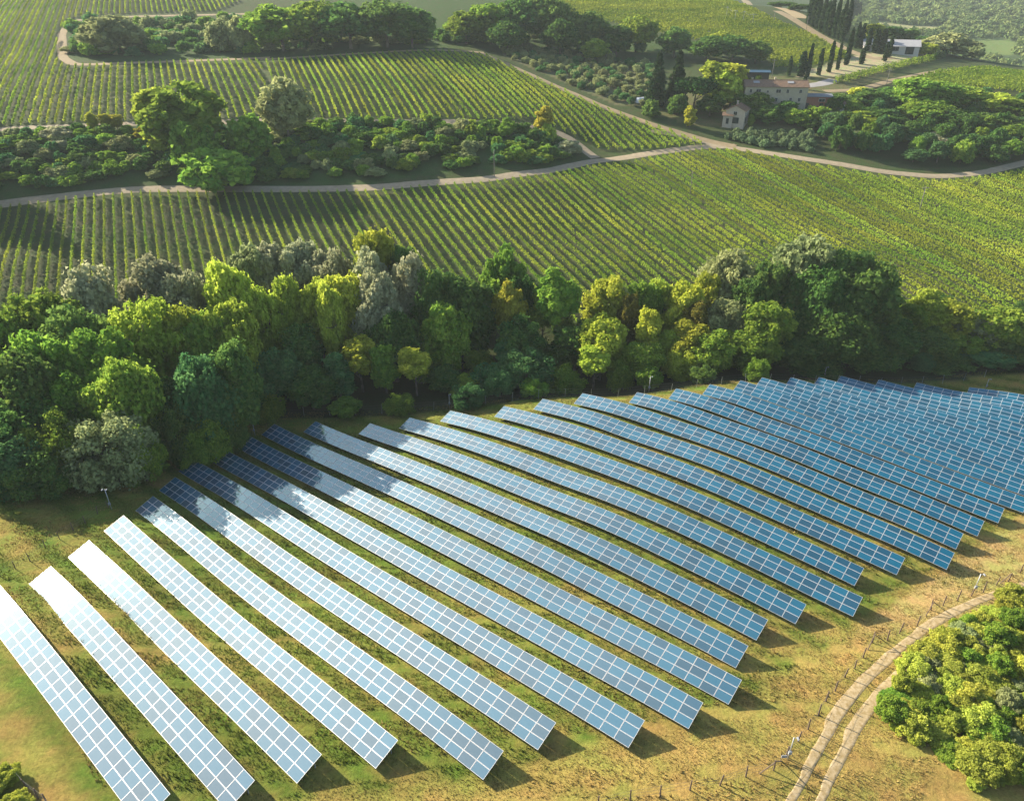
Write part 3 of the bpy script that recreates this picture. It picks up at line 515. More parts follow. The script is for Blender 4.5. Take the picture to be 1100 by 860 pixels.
fill(poly([(786, 143), (870, 146), (872, 165), (800, 156), (776, 148)]), 34, (2.6, 3.4), (3.5, 5), ['bush'], ['reed'], 'in the pale reed hedge below the farmhouse', 2, 2.6, 12, name='reed_clump')
CY = 'in the cypress avenue near the farmhouse'
for x_, b_, t_, wd in [(847, 82, 60, 5), (860, 82, 55, 11), (867, 83, 46, 6), (863, 96, 80, 5), (879, 81, 52, 6), (890, 78, 44, 6), (899, 75, 45, 5), (909, 70, 30, 7), (925, 69, 51, 7), (931, 55, 30, 7), (924, 52, 25, 6), (939, 57, 30, 8), (946, 58, 31, 8), (950, 66, 45, 6), (954, 62, 38, 6), (919, 52, 24, 6),
        (873, 29, -6, 7), (877, 31, -2, 7), (881, 34, 4, 7), (886, 37, 0, 7), (890, 39, 6, 7), (895, 41, 2, 7), (900, 43, 10, 7), (904, 45, 12, 7), (909, 36, -2, 7), (913, 25, -4, 7), (917, 22, 0, 7), (921, 20, 2, 6), (868, 26, -8, 7), (884, 24, -6, 6), (892, 26, -4, 6), (898, 28, -2, 6), (905, 30, 0, 6)]:
    g = G(x_, b_); r = ray(x_, t_); top = r[2] * (g[1] / r[1]) + CAMZ; add_tree(g[0], g[1], 'cyp', max(5, top - g[2]), wd * np.linalg.norm(g) / 780 * .62, 'cyp', CY, 3, False, 'cypress_tree')
RW = 'in the wood right of the farmhouse'
for a in [(985, 82, 318, 'round', 40, 'mid'), (1012, 86, 318, 'round', 38, 'mid'), (935, 94, 318, 'round', 34, 'dark'), (926, 93, 325, 'round', 22, 'lime'), (960, 92, 322, 'wide', 40, 'dark'), (1040, 90, 320, 'round', 40, 'mid'), (1070, 98, 315, 'round', 40, 'lime'), (1095, 104, 312, 'round', 40, 'mid'), (930, 118, 302, 'round', 36, 'lime'), (1000, 108, 304, 'wide', 44, 'mid'), (950, 116, 300, 'round', 38, 'dark'), (1030, 118, 298, 'wide', 44, 'dark'), (1065, 120, 298, 'wide', 44, 'dark'), (1100, 128, 294, 'round', 40, 'mid'), (1007, 149, 284, 'dome', 26, 'silver'), (935, 135, 292, 'dome', 34, 'mid'), (970, 140, 288, 'dome', 38, 'teal'), (1035, 148, 284, 'dome', 40, 'teal'), (1070, 138, 288, 'round', 34, 'teal'), (905, 135, 292, 'dome', 30, 'dark'), (912, 150, 285, 'dome', 26, 'olive')]:
    T(*a, RW, 2, hmin=4)
WOODF = poly([(888, 122), (930, 112), (980, 108), (1060, 112), (1160, 116), (1160, 165), (1060, 175), (1000, 177), (940, 169), (884, 158)])
fill(WOODF, 85, (5, 9), (6, 10), ['round', 'wide', 'dome'], ['dark', 'mid', 'dark', 'teal'], RW, 2, 5.5, 13)
HT = 'on the ridge beside the pale barn'
for a in [(1003, 40, 440, 'wide', 30, 'olive'), (1022, 34, 445, 'wide', 34, 'olive'), (1040, 42, 440, 'round', 24, 'olive'), (997, 45, 428, 'round', 18, 'lime'), (942, 24, 470, 'round', 14, 'lime'), (978, 30, 480, 'round', 18, 'dark'), (960, 28, 480, 'round', 18, 'dark'), (992, 38, 470, 'round', 18, 'dark'), (1048, 48, 430, 'round', 16, 'olive'), (840, 2, 560, 'round', 22, 'dark'), (860, 4, 540, 'round', 20, 'dark'), (900, 66, 415, 'dome', 20, 'lime')]:
    T(*a, HT, 3, hmin=4)
# sunny scrub in the near right corner
FG = 'in the sunny scrub beside the dirt track'
FGP = poly([(1046, 668), (990, 708), (962, 745), (955, 772), (1000, 795), (1040, 830), (1160, 850), (1240, 700), (1140, 630), (1090, 645)])
fill(FGP, 150, (1.0, 2.6), (2.4, 5.0), ['bush', 'dome', 'bush'], ['bush', 'bush', 'bush', 'olive', 'mid', 'bush'], FG, 0, 1.45, 21, name='scrub_bush')
FGE = poly([(1030, 664), (975, 702), (946, 745), (940, 778), (985, 806), (1030, 845), (1080, 858), (1160, 860), (1240, 700), (1100, 630)])
fill(FGE, 60, (.5, 1.1), (.8, 1.8), ['bush', 'dome'], ['bush', 'lime', 'mid'], 'at the ragged edge of the scrub by the track', 0, 1.3, 22, name='weed_clump')
FL = 'in the near left corner below the wire fence'
for x_, y_ in ((8, 838), (-8, 850), (20, 868), (0, 880)): g = G(x_, y_); add_tree(g[0], g[1], 'dome', 1.6, 2.8, 'bush', FL, 0, True, 'scrub_bush')
COLN = dict(dark='dark green', mid='green', lime='yellow-green', silver='silver-leaved', olive='grey-green', gold='golden yellow', brown='rusty brown', cyp='dark slender', pine='bright green umbrella-shaped', reed='pale feathery', bush='sunlit', teal='blue-green')
SHP = dict(round='round-crowned', wide='broad-crowned', tall='tall narrow', slim='high-crowned', bush='low bushy', dome='domed', cyp='pencil-shaped', conifer='conical', umbrella='')
NAMEK = dict(cyp='cypress_tree', conifer='conifer_tree', umbrella='pine_tree', bush='shrub')
PART_L = ('trunk', 'crown')
# ordinal labels for the ones that can be singled out
SHADE_WOOD = np.array([(-165, 222), (-255, 340), (-300, 430), (-400, 430), (-330, 330), (-215, 210)], float)  # added wood left of the frame, unseen, casts shade on the upper-left vineyards
fill(SHADE_WOOD, 90, (17, 23), (10, 14), ['round', 'wide'], ['dark', 'mid'], 'in the wood west of the vineyards', 3, 9, 31)
SH = sorted([t for t in TREES if t[7] == 'shrub' or (t[7] is None and t[2] == 'bush')], key=lambda t: -t[5] / math.hypot(t[0], t[1], 60))
for t in SH[270:]: TREES.remove(t)
Vs, Fs_, Ls, mi_, nvt = [], [], [], [], 0; UM = ['dark', 'mid', 'teal', 'olive']
for (x, y, kind, lod, h, wd, colr, name, place, fil) in SH[270:]:
    me, tk, W = proto(kind, lod, int(abs(x)) % 3); V = np.zeros(len(me.vertices) * 3, np.float32); me.vertices.foreach_get('co', V); V = V.reshape(-1, 3) * [wd / W, wd / W, h / 10] + [x, y, float(hgt(x, y))]
    L_ = np.zeros(len(me.vertices), np.float32); me.attributes['leaf'].data.foreach_get('value', L_); Fs_.append(np.arange(len(V)).reshape(-1, 4) + nvt); nvt += len(V); Vs.append(V); Ls.append(L_); mi_.append(np.full(len(V) // 4, UM.index(colr) if colr in UM else 1))
tag(obj('undergrowth', mesh('undergrowth', np.concatenate(Vs), np.concatenate(Fs_), [LMAT[q_] for q_ in UM], midx=np.concatenate(mi_), attrs={'leaf': np.concatenate(Ls)})), 'dense green undergrowth on the far banks and under trees', 'undergrowth', None, 'stuff')
groups = {}
for t in TREES: groups.setdefault((t[8], t[6], t[2], t[9]), []).append(t)
for key, L in groups.items(): L.sort(key=lambda t: t[0] / max(t[1], 1))
def ordw(i): return ORD[i]
for key, L in groups.items():
    for i, (x, y, kind, lod, h, wd, colr, name, place, fil) in enumerate(L):
        nm = name or NAMEK.get(kind) or {'silver': 'willow_tree', 'gold': 'poplar_tree', 'mid': 'leafy_tree', 'teal': 'leafy_tree'}.get(colr, 'broadleaf_tree')
        noun = nm.replace('_', ' ')
        base = ' '.join(f'{COLN[colr]} {SHP[kind]} {noun}'.replace('low bushy shrub', 'low shrub').replace('pencil-shaped cypress', 'cypress').split())
        if fil: lab = f'{base} {place}'.replace('reed clump in the', 'reed clump in the'); grp = f'{base}s {place}'
        elif len(L) == 1: lab = f'the only {base} {place}'; grp = None
        elif i < len(ORD): lab = f'{base} {place}, {ordw(i)} such from left'; grp = f'{noun}s {place}'
        else: lab = f'{base} {place}'; grp = f'{noun}s {place}'
        me, tk, W = proto(kind, lod, (i * 7 + int(abs(x))) % (4 if lod == 1 else 3))
        z = float(hgt(x, y)); s = h / 10.0; sx = wd / W
        e = empty(nm, (x, y, z - .05), lab, 'shrub' if nm in ('shrub', 'scrub_bush', 'reed_clump', 'weed_clump') else 'tree', grp, rz=(x * 13.7 + y * 7.1) % 6.28)
        c_ = bpy.data.objects.new('crown', me); COL.objects.link(c_); c_.parent = e; c_.scale = (sx, sx, s)
        c_.material_slots[0].link = 'OBJECT'; c_.material_slots[0].material = LMAT[colr]
        if nm not in ('shrub', 'scrub_bush', 'reed_clump', 'weed_clump'):
            k_ = bpy.data.objects.new('trunk', tk); COL.objects.link(k_); k_.parent = e; k_.scale = ((sx + s) / 2, (sx + s) / 2, s)
# leafless tree

g = G(45, 430); e = empty('bare_tree', (-62, 112, float(hgt(-62, 112))), 'leafless grey tree with tangled twigs among the green trees', 'tree')
obj('trunk', trunk_mesh(8.5, .22, 5, 4.6, 26, 77, m_bare, depth=3), e)

# ------------------------------------------------------------------ vineyards
def vine_rows(P, ang, sp, place, step, dens, ls, hh, each=True, minlen=6, off=0.0, split=None):
    dx, dy = -math.sin(ang), math.cos(ang); nx, ny = math.cos(ang), math.sin(ang); cx, cy = P.mean(0)
    pr = (P - [cx, cy]) @ np.array([nx, ny]); al = (P - [cx, cy]) @ np.array([dx, dy]); allV = []; allL = []; cnt = 0
    for q in np.arange(pr.min() + off, pr.max(), sp):
        t = np.arange(al.min(), al.max(), step); x = cx + nx * q + dx * t; y = cy + ny * q + dy * t
        ins = inside(x, y, P); ins &= ~((x / np.maximum(y, 1) < -.86) | (x / np.maximum(y, 1) > .86))
        if ins.sum() * step < minlen: continue
        ed = np.flatnonzero(np.diff(np.concatenate([[0], ins.astype(int), [0]]))); segs = [(a, b) for a, b in zip(ed[::2], ed[1::2]) if (b - a) * step >= minlen]
        for a, b in segs:
            L = (b - a) * step; k = int(L * dens); tt = t[a] + rng.random(k) * L; gapn = fbm(tt, np.full(k, q), 1.3, 4); tt = tt[gapn > .18]; k = len(tt)
            hz = hh * (.85 + .3 * fbm(tt, np.full(k, q * 3), 1.7, 6)); u = rng.random(k) ** .7; wv = rng.normal(size=k) * .17 * (1.15 - .4 * u)
            xx = cx + nx * (q + wv) + dx * tt; yy = cy + ny * (q + wv) + dy * tt; z = hgt(xx, yy) + .35 + u * (hz - .35)
            Nn = np.stack([nx * np.sign(wv), ny * np.sign(wv), np.full(k, .35)], 1) + rng.normal(size=(k, 3)) * .45
            V, Fq = quads(np.stack([xx, yy, z], 1), Nn, ls * rng.uniform(.6, 1.25, k)); lf = np.repeat(np.clip(rng.random(k) * .6 + fbm(xx, yy, 14, 9) * .9 - .25, 0, 1), 4)
            if each:
                org = np.array([cx + nx * q + dx * t[a], cy + ny * q + dy * t[a], 0.0]); org[2] = float(hgt(org[0], org[1]))
                o = obj('vine_row', mesh('vine_row', V - org, Fq, [LMAT['vine']], attrs={'leaf': lf}), None, org)
                tag(o, f'trellised green vine row {place}', 'vine row', f'vine rows {place}'); cnt += 1
            else: allV.append(V); allL.append(lf)
    if not each:
        V = np.concatenate(allV); tag(obj('vine_rows', mesh('vine_rows', V, np.arange(len(V)).reshape(-1, 4), [LMAT['vine']], attrs={'leaf': np.concatenate(allL)})), f'distant vine rows {place}', 'vineyard', None, 'stuff')
    return cnt
A24 = math.radians(23.9)
nv = vine_rows(LOWV, A24, 2.75, 'of the lower vineyard above the tree belt', .5, 20, .21, 1.5)
nv += vine_rows(VINE_B, math.radians(19), 2.8, 'of the vineyard beside the diagonal track', .5, 10, .32, 1.75)
nv += vine_rows(VINE_A, math.radians(23), 3.0, 'of the vineyard around the upper wooded strip', .7, 8, .36, 1.75)
print('vine rows', nv)
vine_rows(VINE_C, math.radians(75), 3.0, 'on the hill above the farmhouse', 1, 5, .5, 1.8, each=False)
vine_rows(VINE_D, math.radians(75), 2.6, 'on the slope by the wood', 1, 6, .42, 1.7, each=False)
#@@REST
# ------------------------------------------------------------------ far wooded hillside
k = 5200; fx = rng.uniform(330, 1500, k * 3); fy = rng.uniform(560, 1650, k * 3)
ok = (fx / fy > .40) & (fx / fy < .86) & ~inside(fx, fy, FARF[0]) & ~inside(fx, fy, FARF[1]); fx, fy = fx[ok][:k], fy[ok][:k]
fz = hgt(fx, fy); lf_n = 34; R = rng.uniform(2.6, 5.6, len(fx)); d = rng.normal(size=(len(fx), lf_n, 3)); d /= np.linalg.norm(d, axis=2, keepdims=True); d[..., 2] = np.abs(d[..., 2]) * 1.0 - .1
Pq = (np.stack([fx, fy, fz + 1], 1)[:, None, :] + d * R[:, None, None] * rng.uniform(.8, 1.1, (len(fx), lf_n, 1))).reshape(-1, 3)
V, Fq = quads(Pq, (d + rng.normal(size=d.shape) * .3).reshape(-1, 3), np.repeat(R * .42, lf_n)); lf = np.repeat(np.repeat(rng.random(len(fx)), lf_n) * .7 + rng.random(len(Pq)) * .3, 4)
m_far = leafmat('far_wood_leaves', (.06, .12, .04), (.20, .25, .09), .3)
tag(obj('forest', mesh('forest', V, Fq, [m_far], attrs={'leaf': lf})), 'far hillside wood fading in the haze', 'forest', None, 'stuff')
# ------------------------------------------------------------------ grass tufts in the field
def tufts(name, n_, P, s, keep=None, lab='dry grass tufts'):
    x0, y0 = P.min(0); x1, y1 = P.max(0); x = rng.uniform(x0, x1, n_); y = rng.uniform(max(y0, 30), y1, n_); ok = inside(x, y, P) & (np.abs(x) / y < .95)
    if keep is not None: ok &= keep(x, y)
    x, y = x[ok], y[ok]; cl = fbm(x, y, 1.6, 21); ok = cl > .36; x, y = x[ok], y[ok]; k = len(x)
    cn = (x * NV[0] + y * NV[1] - RC0) / RS; fr = cn - np.floor(cn); ea = x * UV[0] + y * UV[1] - np.interp(cn, [0, 1, 5, 9, 13, 18, 28], [-48, -45.6, -27.2, -14, -8.5, -.4, 18])
    lush = np.clip(1.5 - np.abs(((fr - .32 + .5) % 1) - .5) * 6.0, 0, 1) * (ea < 1)
    gr = np.clip(.2 + .7 * lush + (fbm(x, y, 5, 22) - .5) * 1.6 + (rng.random(k) - .5) * .5 - np.clip(ea / 12, 0, .4), 0, 1)
    colr = np.array([.34, .25, .095]) * (1 - gr[:, None]) + np.array([.13, .17, .03]) * gr[:, None]; colr *= rng.uniform(.5, 1.5, (k, 1))
    z = hgt(x, y); B = 3; a = rng.random((k, B)) * 6.28; h = s * rng.uniform(.5, 1.2, (k, B)) * (1 + lush[:, None] * .5); w_ = s * .32
    dx, dy = np.cos(a), np.sin(a); c = np.stack([x, y, z], 1)[:, None, :]
    A = c + np.stack([-dy * w_, dx * w_, np.zeros_like(a) - .02], 2); Bv = c + np.stack([dy * w_, -dx * w_, np.zeros_like(a) - .02], 2); T_ = c + np.stack([dx * h * .7, dy * h * .7, h], 2)
    V = np.stack([A, Bv, T_], 2).reshape(-1, 3); o = obj(name, mesh(name, V, np.arange(len(V)).reshape(-1, 3), [m_tuft], attrs={'ground': np.repeat(colr, 3 * B, 0)})); tag(o, lab, 'grass', None, 'stuff'); return o
m_tuft = bpy.data.materials.new('grass_blades'); m_tuft.use_nodes = True; n = m_tuft.node_tree.nodes; l = m_tuft.node_tree.links; n.remove(n['Principled BSDF'])
at = n.new('ShaderNodeAttribute'); at.attribute_name = 'ground'; d_ = n.new('ShaderNodeBsdfDiffuse'); t_ = n.new('ShaderNodeBsdfTranslucent'); g_ = n.new('ShaderNodeMixShader'); g_.inputs[0].default_value = .4
l.new(at.outputs['Color'], d_.inputs[0]); l.new(at.outputs['Color'], t_.inputs[0]); l.new(d_.outputs[0], g_.inputs[1]); l.new(t_.outputs[0], g_.inputs[2]); l.new(g_.outputs[0], n['Material Output'].inputs['Surface'])
def offtrack(x, y):
    ok = np.ones(len(x), bool)
    for s_ in (-1, 1):
        Q = TW + tnrm * .95 * s_
        for a_, b_ in zip(Q[:-1], Q[1:]):
            e_ = b_ - a_; t_ = np.clip(((x - a_[0]) * e_[0] + (y - a_[1]) * e_[1]) / (e_ @ e_), 0, 1); ok &= np.hypot(x - a_[0] - t_ * e_[0], y - a_[1] - t_ * e_[1]) > .2 + .5 * rng.random(len(x))
    return ok
tufts('grass', 760000, Z_FIELD, .115, offtrack, 'tufted dry and green grass between the solar arrays')
tufts('weeds', 90000, Z_FIELD, .24, lambda x, y: offtrack(x, y) & (fbm(x, y, 3.2, 33) > .5), 'coarser weeds and seed heads standing in the dry grass')
# ------------------------------------------------------------------ fences
m_post = mat('weathered_post', (.15, .11, .08), 1, .3, 6); m_wire = mat('fence_wire', (.22, .21, .20), .6, metal=.6)
def gz(x, y): return float(hgt(x, y))
def fence(bases, h, r, lab, braces=(), m=None, world=False, wires=(.35, .7, 1.05), wr=.009):
    B = [np.array([*b, gz(*b)]) if world else G(*b) for b in bases]; root = empty('wire_fence', B[0], lab, 'fence'); o0 = B[0]
    rr = random.Random(len(bases)); tops = []
    for i, b_ in enumerate(B):
        mb = MB(); ln = np.array([rr.uniform(-.09, .09), rr.uniform(-.09, .09), 0]); hh = h * rr.uniform(.9, 1.1); top = ln * hh + [0, 0, hh]; mb.tube((0, 0, -.2), top, r, r * .85, 6); tops.append((ln, hh))
        obj('post', mb.mesh('post', [m or m_post]), root, b_ - o0)
    for i in braces:
        for j in (i - 1, i + 1):
            if 0 <= j < len(B):
                d = (B[j] - B[i]); d /= np.linalg.norm(d[:2]); mb = MB(); e = B[i] + d * 1.5; e[2] = gz(e[0], e[1]); mb.tube(B[i] - o0 + [0, 0, h * .85], e - o0, r * .75, k=5); obj('brace', mb.mesh('brace', [m or m_post]), root)
    mb = MB()
    for a, b_, ta, tb in zip(B[:-1], B[1:], tops[:-1], tops[1:]):
        for z in wires:
            z_ = z / 1.2 * h; mb.tube(a - o0 + ta[0] * z_ + [0, 0, z_], b_ - o0 + tb[0] * z_ + [0, 0, z_], wr, k=3)
    obj('wire', mb.mesh('wire', [m_wire]), root)
fence([(-20, 632), (0, 619), (17, 611), (33, 603), (48.7, 588), (64, 579), (78.5, 569.5), (92, 562), (104.7, 552), (117, 545)], 1.35, .06, 'dark post and wire fence in the shade beyond the westmost panels')
fence([(642, 866), (677, 859), (709, 855), (741, 848), (773, 843), (801, 834), (831, 827), (844, 812), (857, 796), (868, 783), (879, 768), (887, 753), (897, 742), (907, 727), (918, 718), (927, 706), (937, 690), (953, 688), (966, 680), (985, 672), (1000, 655), (1013, 650), (1028, 645), (1043, 640), (1056, 636), (1070, 628), (1083, 624), (1096, 615), (1112, 606)], 1.55, .075, 'brown wooden post and wire fence curving along the dirt track', braces=(6, 16, 20, 26))
fence([(-8, 815), (4, 828), (15, 829), (29, 845), (41, 857), (52, 864), (62, 880)], 1.4, .07, 'short dark post fence in the near left corner')
WB = [(-58, 106)] + [(-50 + 5 * i, 119.5 + max(0, i - 16) * 1.15) for i in range(31)]
fence(WB, 1.9, .035, 'thin steel mesh fence between the solar arrays and the trees', m=m_steel, world=True, wires=(.2, .5, .8, 1.15))
# ------------------------------------------------------------------ poles
m_white = mat('white_paint', (.28, .30, .32), .7); m_lamp = mat('grey_timber', (.20, .19, .17), .9)
def campole(px, py, h, lab, twin=False, box=False):
    b_ = G(px, py); root = empty('camera_pole', b_, lab, 'camera pole', None); mb = MB(); mb.tube((0, 0, -.2), (0, 0, h), .06, .045, 8); obj('pole', mb.mesh('pole', [m_steel], True), root)
    for s_ in ((-1, 1) if twin else (1,)):
        mb = MB(); mb.tube((0, 0, h - .1), (.28 * s_, -.1, h), .025, k=5); mb.box((.3 * s_, -.15, h + .03), (.13, .32, .13)); mb.tube((.3 * s_, -.3, h + .03), (.3 * s_, -.36, h + .03), .05, k=8); obj('camera_housing', mb.mesh('camera_housing', [m_white]), root)
    mb = MB(); mb.box((0, -.09, 1.1), (.3, .16, .4)); obj('junction_box', mb.mesh('junction_box', [m_white]), root)
    if box: mb = MB(); mb.box((-.45, -.1, .55), (.5, .06, .36)); obj('sign_plate', mb.mesh('sign_plate', [m_white]), root)
campole(120, 547, 3.6, 'steel camera pole with twin white housings beside the westmost panels', True)
campole(274, 467, 3.6, 'steel camera pole at the tree edge near the tenth array')
campole(483, 438, 3.0, 'steel camera pole half hidden at the tree edge near the fourteenth array')
campole(697, 421, 3.4, 'steel camera pole against dark trees near the eighteenth array')
campole(885, 406, 2.6, 'steel camera pole against dark trees behind the farthest arrays')
campole(1058, 419, 2.6, 'steel camera pole near the back right end of the field')
campole(1045, 637, 3.2, 'thin pale camera pole beside the fence above the bend of the track')
campole(846, 815, 3.2, 'leaning camera pole with white plate beside the fence and track', box=True)
def upole(px, py, h, lab, arms=1, m=None, r=.13):
    b_ = G(px, py); root = empty('utility_pole', b_, lab, 'utility pole'); mb = MB(); mb.tube((0, 0, -.3), (0, 0, h), r, r * .65, 7); obj('pole', mb.mesh('pole', [m or m_lamp], True), root)
    for i in range(arms): mb = MB(); mb.box((0, 0, h - .5 - i * .9), (2.0, .14, .14)); [mb.tube((x_, 0, h - .45 - i * .9), (x_, 0, h - .15 - i * .9), .07, k=6) for x_ in (-.9, 0, .9)]; obj('crossarm', mb.mesh('crossarm', [m or m_lamp]), root)
    return b_, h
for px, py, h, lab, ar in [(531, 190, 8.5, 'grey utility pole by the lower road above the vines', 0), (741, 210, 8, 'pale utility pole standing in the lower vineyard', 0), (987, 228, 8, 'pale utility pole in the lower vineyard near the right edge', 1), (952, 92, 7.5, 'utility pole with crossarms on the bare slope by the wood', 2), (866, 32, 7, 'utility pole with crossarm at the top of the cypress hill', 1), (902, 66, 8, 'utility pole between the cypresses', 1), (829, 84, 8, 'pale forked pole behind the long farmhouse', 1), (831, 24, 6, 'utility pole at the head of the hill vineyard', 0), (78, 112, 7, 'thin pole with white head in the upper vineyard', 1), (659, 62, 7, 'thin utility pole below the dark trees', 0)]:
    upole(px, py, h, lab, ar)
Q = [upole(px, py, 6.5, f'thin white line pole in the hill vineyard, {o} of four', 1, m_white, .10) for px, py, o in ((780, 20, 'first'), (789, 24, 'second'), (798, 25, 'third'), (808, 28, 'fourth'))]
mb = MB()
for (a, ha), (b_, hb) in zip(Q[:-1], Q[1:]):
    p0 = a + [0, 0, ha - .2]; p1 = b_ + [0, 0, hb - .2]; ps = [p0 * (1 - t) + p1 * t - np.array([0, 0, 1.2 * 4 * t * (1 - t)]) for t in np.linspace(0, 1, 7)]
    for u_, v_ in zip(ps[:-1], ps[1:]): mb.tube(u_, v_, .035, k=4)
tag(obj('cable', mb.mesh('cable', [m_white])), 'white cable sagging between the four line poles', 'cable')
# ------------------------------------------------------------------ buildings
m_stone = mat('pale_render_wall', (.40, .36, .26), 1, .25, .9, .2); m_wht = mat('whitewashed_wall', (.48, .46, .42), 1, .15, 1.2, .1); m_pink = mat('pale_pink_wall', (.45, .39, .31), 1, .2, 1.2, .1); m_brick = mat('brown_brick', (.26, .12, .08), 1, .3, 3, .2)
m_tile = mat('terracotta_tiles', (.23, .155, .105), 1, .45, 2.2, .6); m_slate = mat('grey_roof_sheet', (.17, .19, .20), .8, .2, 1.5); m_win = mat('dark_window', (.02, .03, .035), .2); m_shut = mat('green_shutter', (.05, .10, .07), .7); m_metal = mat('pale_sheet_roof', (.33, .335, .34), .8, .15, .6); m_blue = mat('blue_panel', (.035, .08, .12), .4, .2, 1); m_tarp = mat('white_tarp', (.7, .73, .75), .6, .1, 2)
def house(name, loc, rz, L, D, H, rise, wall, roof, lab, cat, wins=(), doors=(), over=.45, chim=(), skew=None, overhang_roof=.14, base=2.0):
    root = empty(name, loc, lab, cat, None, rz)
    mb = MB(); mb.add([(-L / 2, -D / 2, -base), (L / 2, -D / 2, -base), (L / 2, D / 2, -base), (-L / 2, D / 2, -base), (-L / 2, -D / 2, H), (L / 2, -D / 2, H), (L / 2, D / 2, H), (-L / 2, D / 2, H), (-L / 2, 0, H + rise), (L / 2, 0, H + rise)],
        [(0, 1, 5, 4), (2, 3, 7, 6), (1, 2, 6, 9, 5), (3, 0, 4, 8, 7), (0, 3, 2, 1)]); obj('wall', mb.mesh('wall', [wall]), root)
    sl = rise / (D / 2); o_ = over; t = overhang_roof; mb = MB(); xl = L / 2 + o_; yl = D / 2 + o_; ze = H - sl * o_
    pts = [(-xl, -yl, ze + .02), (xl, -yl, ze + .02), (xl, 0, H + rise + .02), (-xl, 0, H + rise + .02), (-xl, yl, ze + .02), (xl, yl, ze + .02)]
    mb.add(pts + [(a, b_, c + t) for a, b_, c in pts], [(6, 7, 8, 9), (9, 8, 11, 10), (1, 0, 3, 2), (2, 3, 4, 5), (0, 1, 7, 6), (5, 4, 10, 11), (1, 2, 8, 7), (2, 5, 11, 8), (3, 0, 6, 9), (4, 3, 9, 10)])
    if roof is m_tile:
        for i in range(int(2 * xl / .45)):
            x_ = -xl + .2 + i * .45; 
            for s_ in (-1, 1): mb.tube((x_, s_ * yl, ze + t + .03), (x_, 0, H + rise + t + .03), .07, k=5)
        mb.tube((-xl, 0, H + rise + t + .06), (xl, 0, H + rise + t + .06), .13, k=6)
    ro = obj('roof', mb.mesh('roof', [roof]), root)
    for c in chim: mb = MB(); z_ = H + rise - abs(c[1]) * sl; mb.box((c[0], c[1], z_ + .6), (.7, .6, 1.6)); mb.box((c[0], c[1], z_ + 1.5), (.9, .8, .14)); obj('chimney', mb.mesh('chimney', [wall]), ro)
    for (u_, z_, w_, h_, side) in wins:
        mb = MB(); M = Matrix.Translation((u_, -D / 2, z_)) if side == 'f' else Matrix.Translation((-L / 2 if side == 'l' else L / 2, u_, z_)) @ Matrix.Rotation(-math.pi / 2 if side == 'l' else math.pi / 2, 4, 'Z')
        mb.box((0, -.03, 0), (w_ + .24, .1, h_ + .24), 0, M); mb.box((0, -.09, 0), (w_, .04, h_), 1, M); mb.box((0, -.12, 0), (.06, .04, h_), 0, M)
        wo = obj('window', mb.mesh('window', [m_wht, m_win]), root)
        mb = MB(); mb.box((0, -.14, -h_ / 2 - .1), (w_ + .4, .22, .1), 0, M); obj('sill', mb.mesh('sill', [wall]), wo)
    for (u_, w_, h_, side) in doors:
        mb = MB(); M = Matrix.Translation((u_, -D / 2, h_ / 2)) if side == 'f' else Matrix.Translation((-L / 2 if side == 'l' else L / 2, u_, h_ / 2)) @ Matrix.Rotation(-math.pi / 2 if side == 'l' else math.pi / 2, 4, 'Z')
        mb.box((0, -.04, 0), (w_, .12, h_), 0, M); obj('door', mb.mesh('door', [m_win]), root)
    return root
def at_(px, py): return G(px, py)
def atd(px, py, d): r = ray(px, py); q = r * (d / r[1]); return np.array([q[0], q[1], q[2] + CAMZ])
b_ = atd(829, 113, 318)
house('farmhouse', b_, math.radians(-6), 24.5, 8.5, 7.4, 1.9, m_stone, m_tile, 'long pale two-storey farmhouse with a tiled roof among the trees', 'house',
      [(-10, 5.8, .9, 1.2, 'f'), (-7, 5.8, 1.7, 1.2, 'f'), (-3.4, 5.6, .7, .8, 'f'), (.8, 5.8, 1.8, 1.2, 'f'), (4.4, 5.8, .9, 1.3, 'f'), (9.4, 5.8, .9, 1.2, 'f'), (-10, 3.1, .9, 1.3, 'f'), (-7.2, 3.0, 1, 1.2, 'f'), (-3.4, 2.8, .7, .8, 'f'), (.4, 2.6, .9, 1.4, 'f'), (6, 2.8, .9, 1.2, 'f'), (9.4, 2.8, .9, 1.2, 'f')], [(3, 1.2, 2.1, 'f')], chim=[(0, 1.2), (-9, 1.6)])
mb = MB(); rt = [o for o in bpy.data.objects if o.name.startswith('roof')][-1]
for x_ in (-7.8, 5.6): mb = MB(); sl = 1.9 / 4.25; mb.box((0, 0, 0), (2.4, 1.5, .1), 0, Matrix.Translation((x_, -1.7, 9.3 - 1.7 * sl + .32)) @ Matrix.Rotation(math.atan(sl), 4, 'X')); obj('skylight', mb.mesh('skylight', [m_metal]), rt)
house('outbuilding', atd(872, 116, 316), math.radians(-8), 12.5, 7, 4.7, .7, m_brick, m_slate, 'brown outbuilding with a grey sheet roof joined to the farmhouse', 'outbuilding', [(2.5, 3.4, 2.2, 1.1, 'f')], [(-2.8, 1.3, 2.3, 'f'), (2.6, 1.3, 2.3, 'f')], over=.5)
house('cottage', atd(791, 131, 303), math.radians(62), 8, 7.2, 4.7, 1.7, m_pink, m_tile, 'small pale pink cottage with a gable below the farmhouse', 'cottage', [(0, 3.7, 1.2, 1.2, 'l'), (1.5, 3.2, .9, 1.1, 'f'), (-2, 3.2, .9, 1.1, 'f')], [(-.4, 2.4, 2.2, 'l'), (-1.5, 1.1, 2.1, 'f')], chim=[(1.5, .8)])
house('lean_to', atd(781.5, 132, 302), math.radians(-20), 3.6, 4.6, 3.0, .8, m_pink, m_tile, 'low pink wing at the left side of the cottage', 'outbuilding', [], [(0, 1.0, 2.0, 'f')])
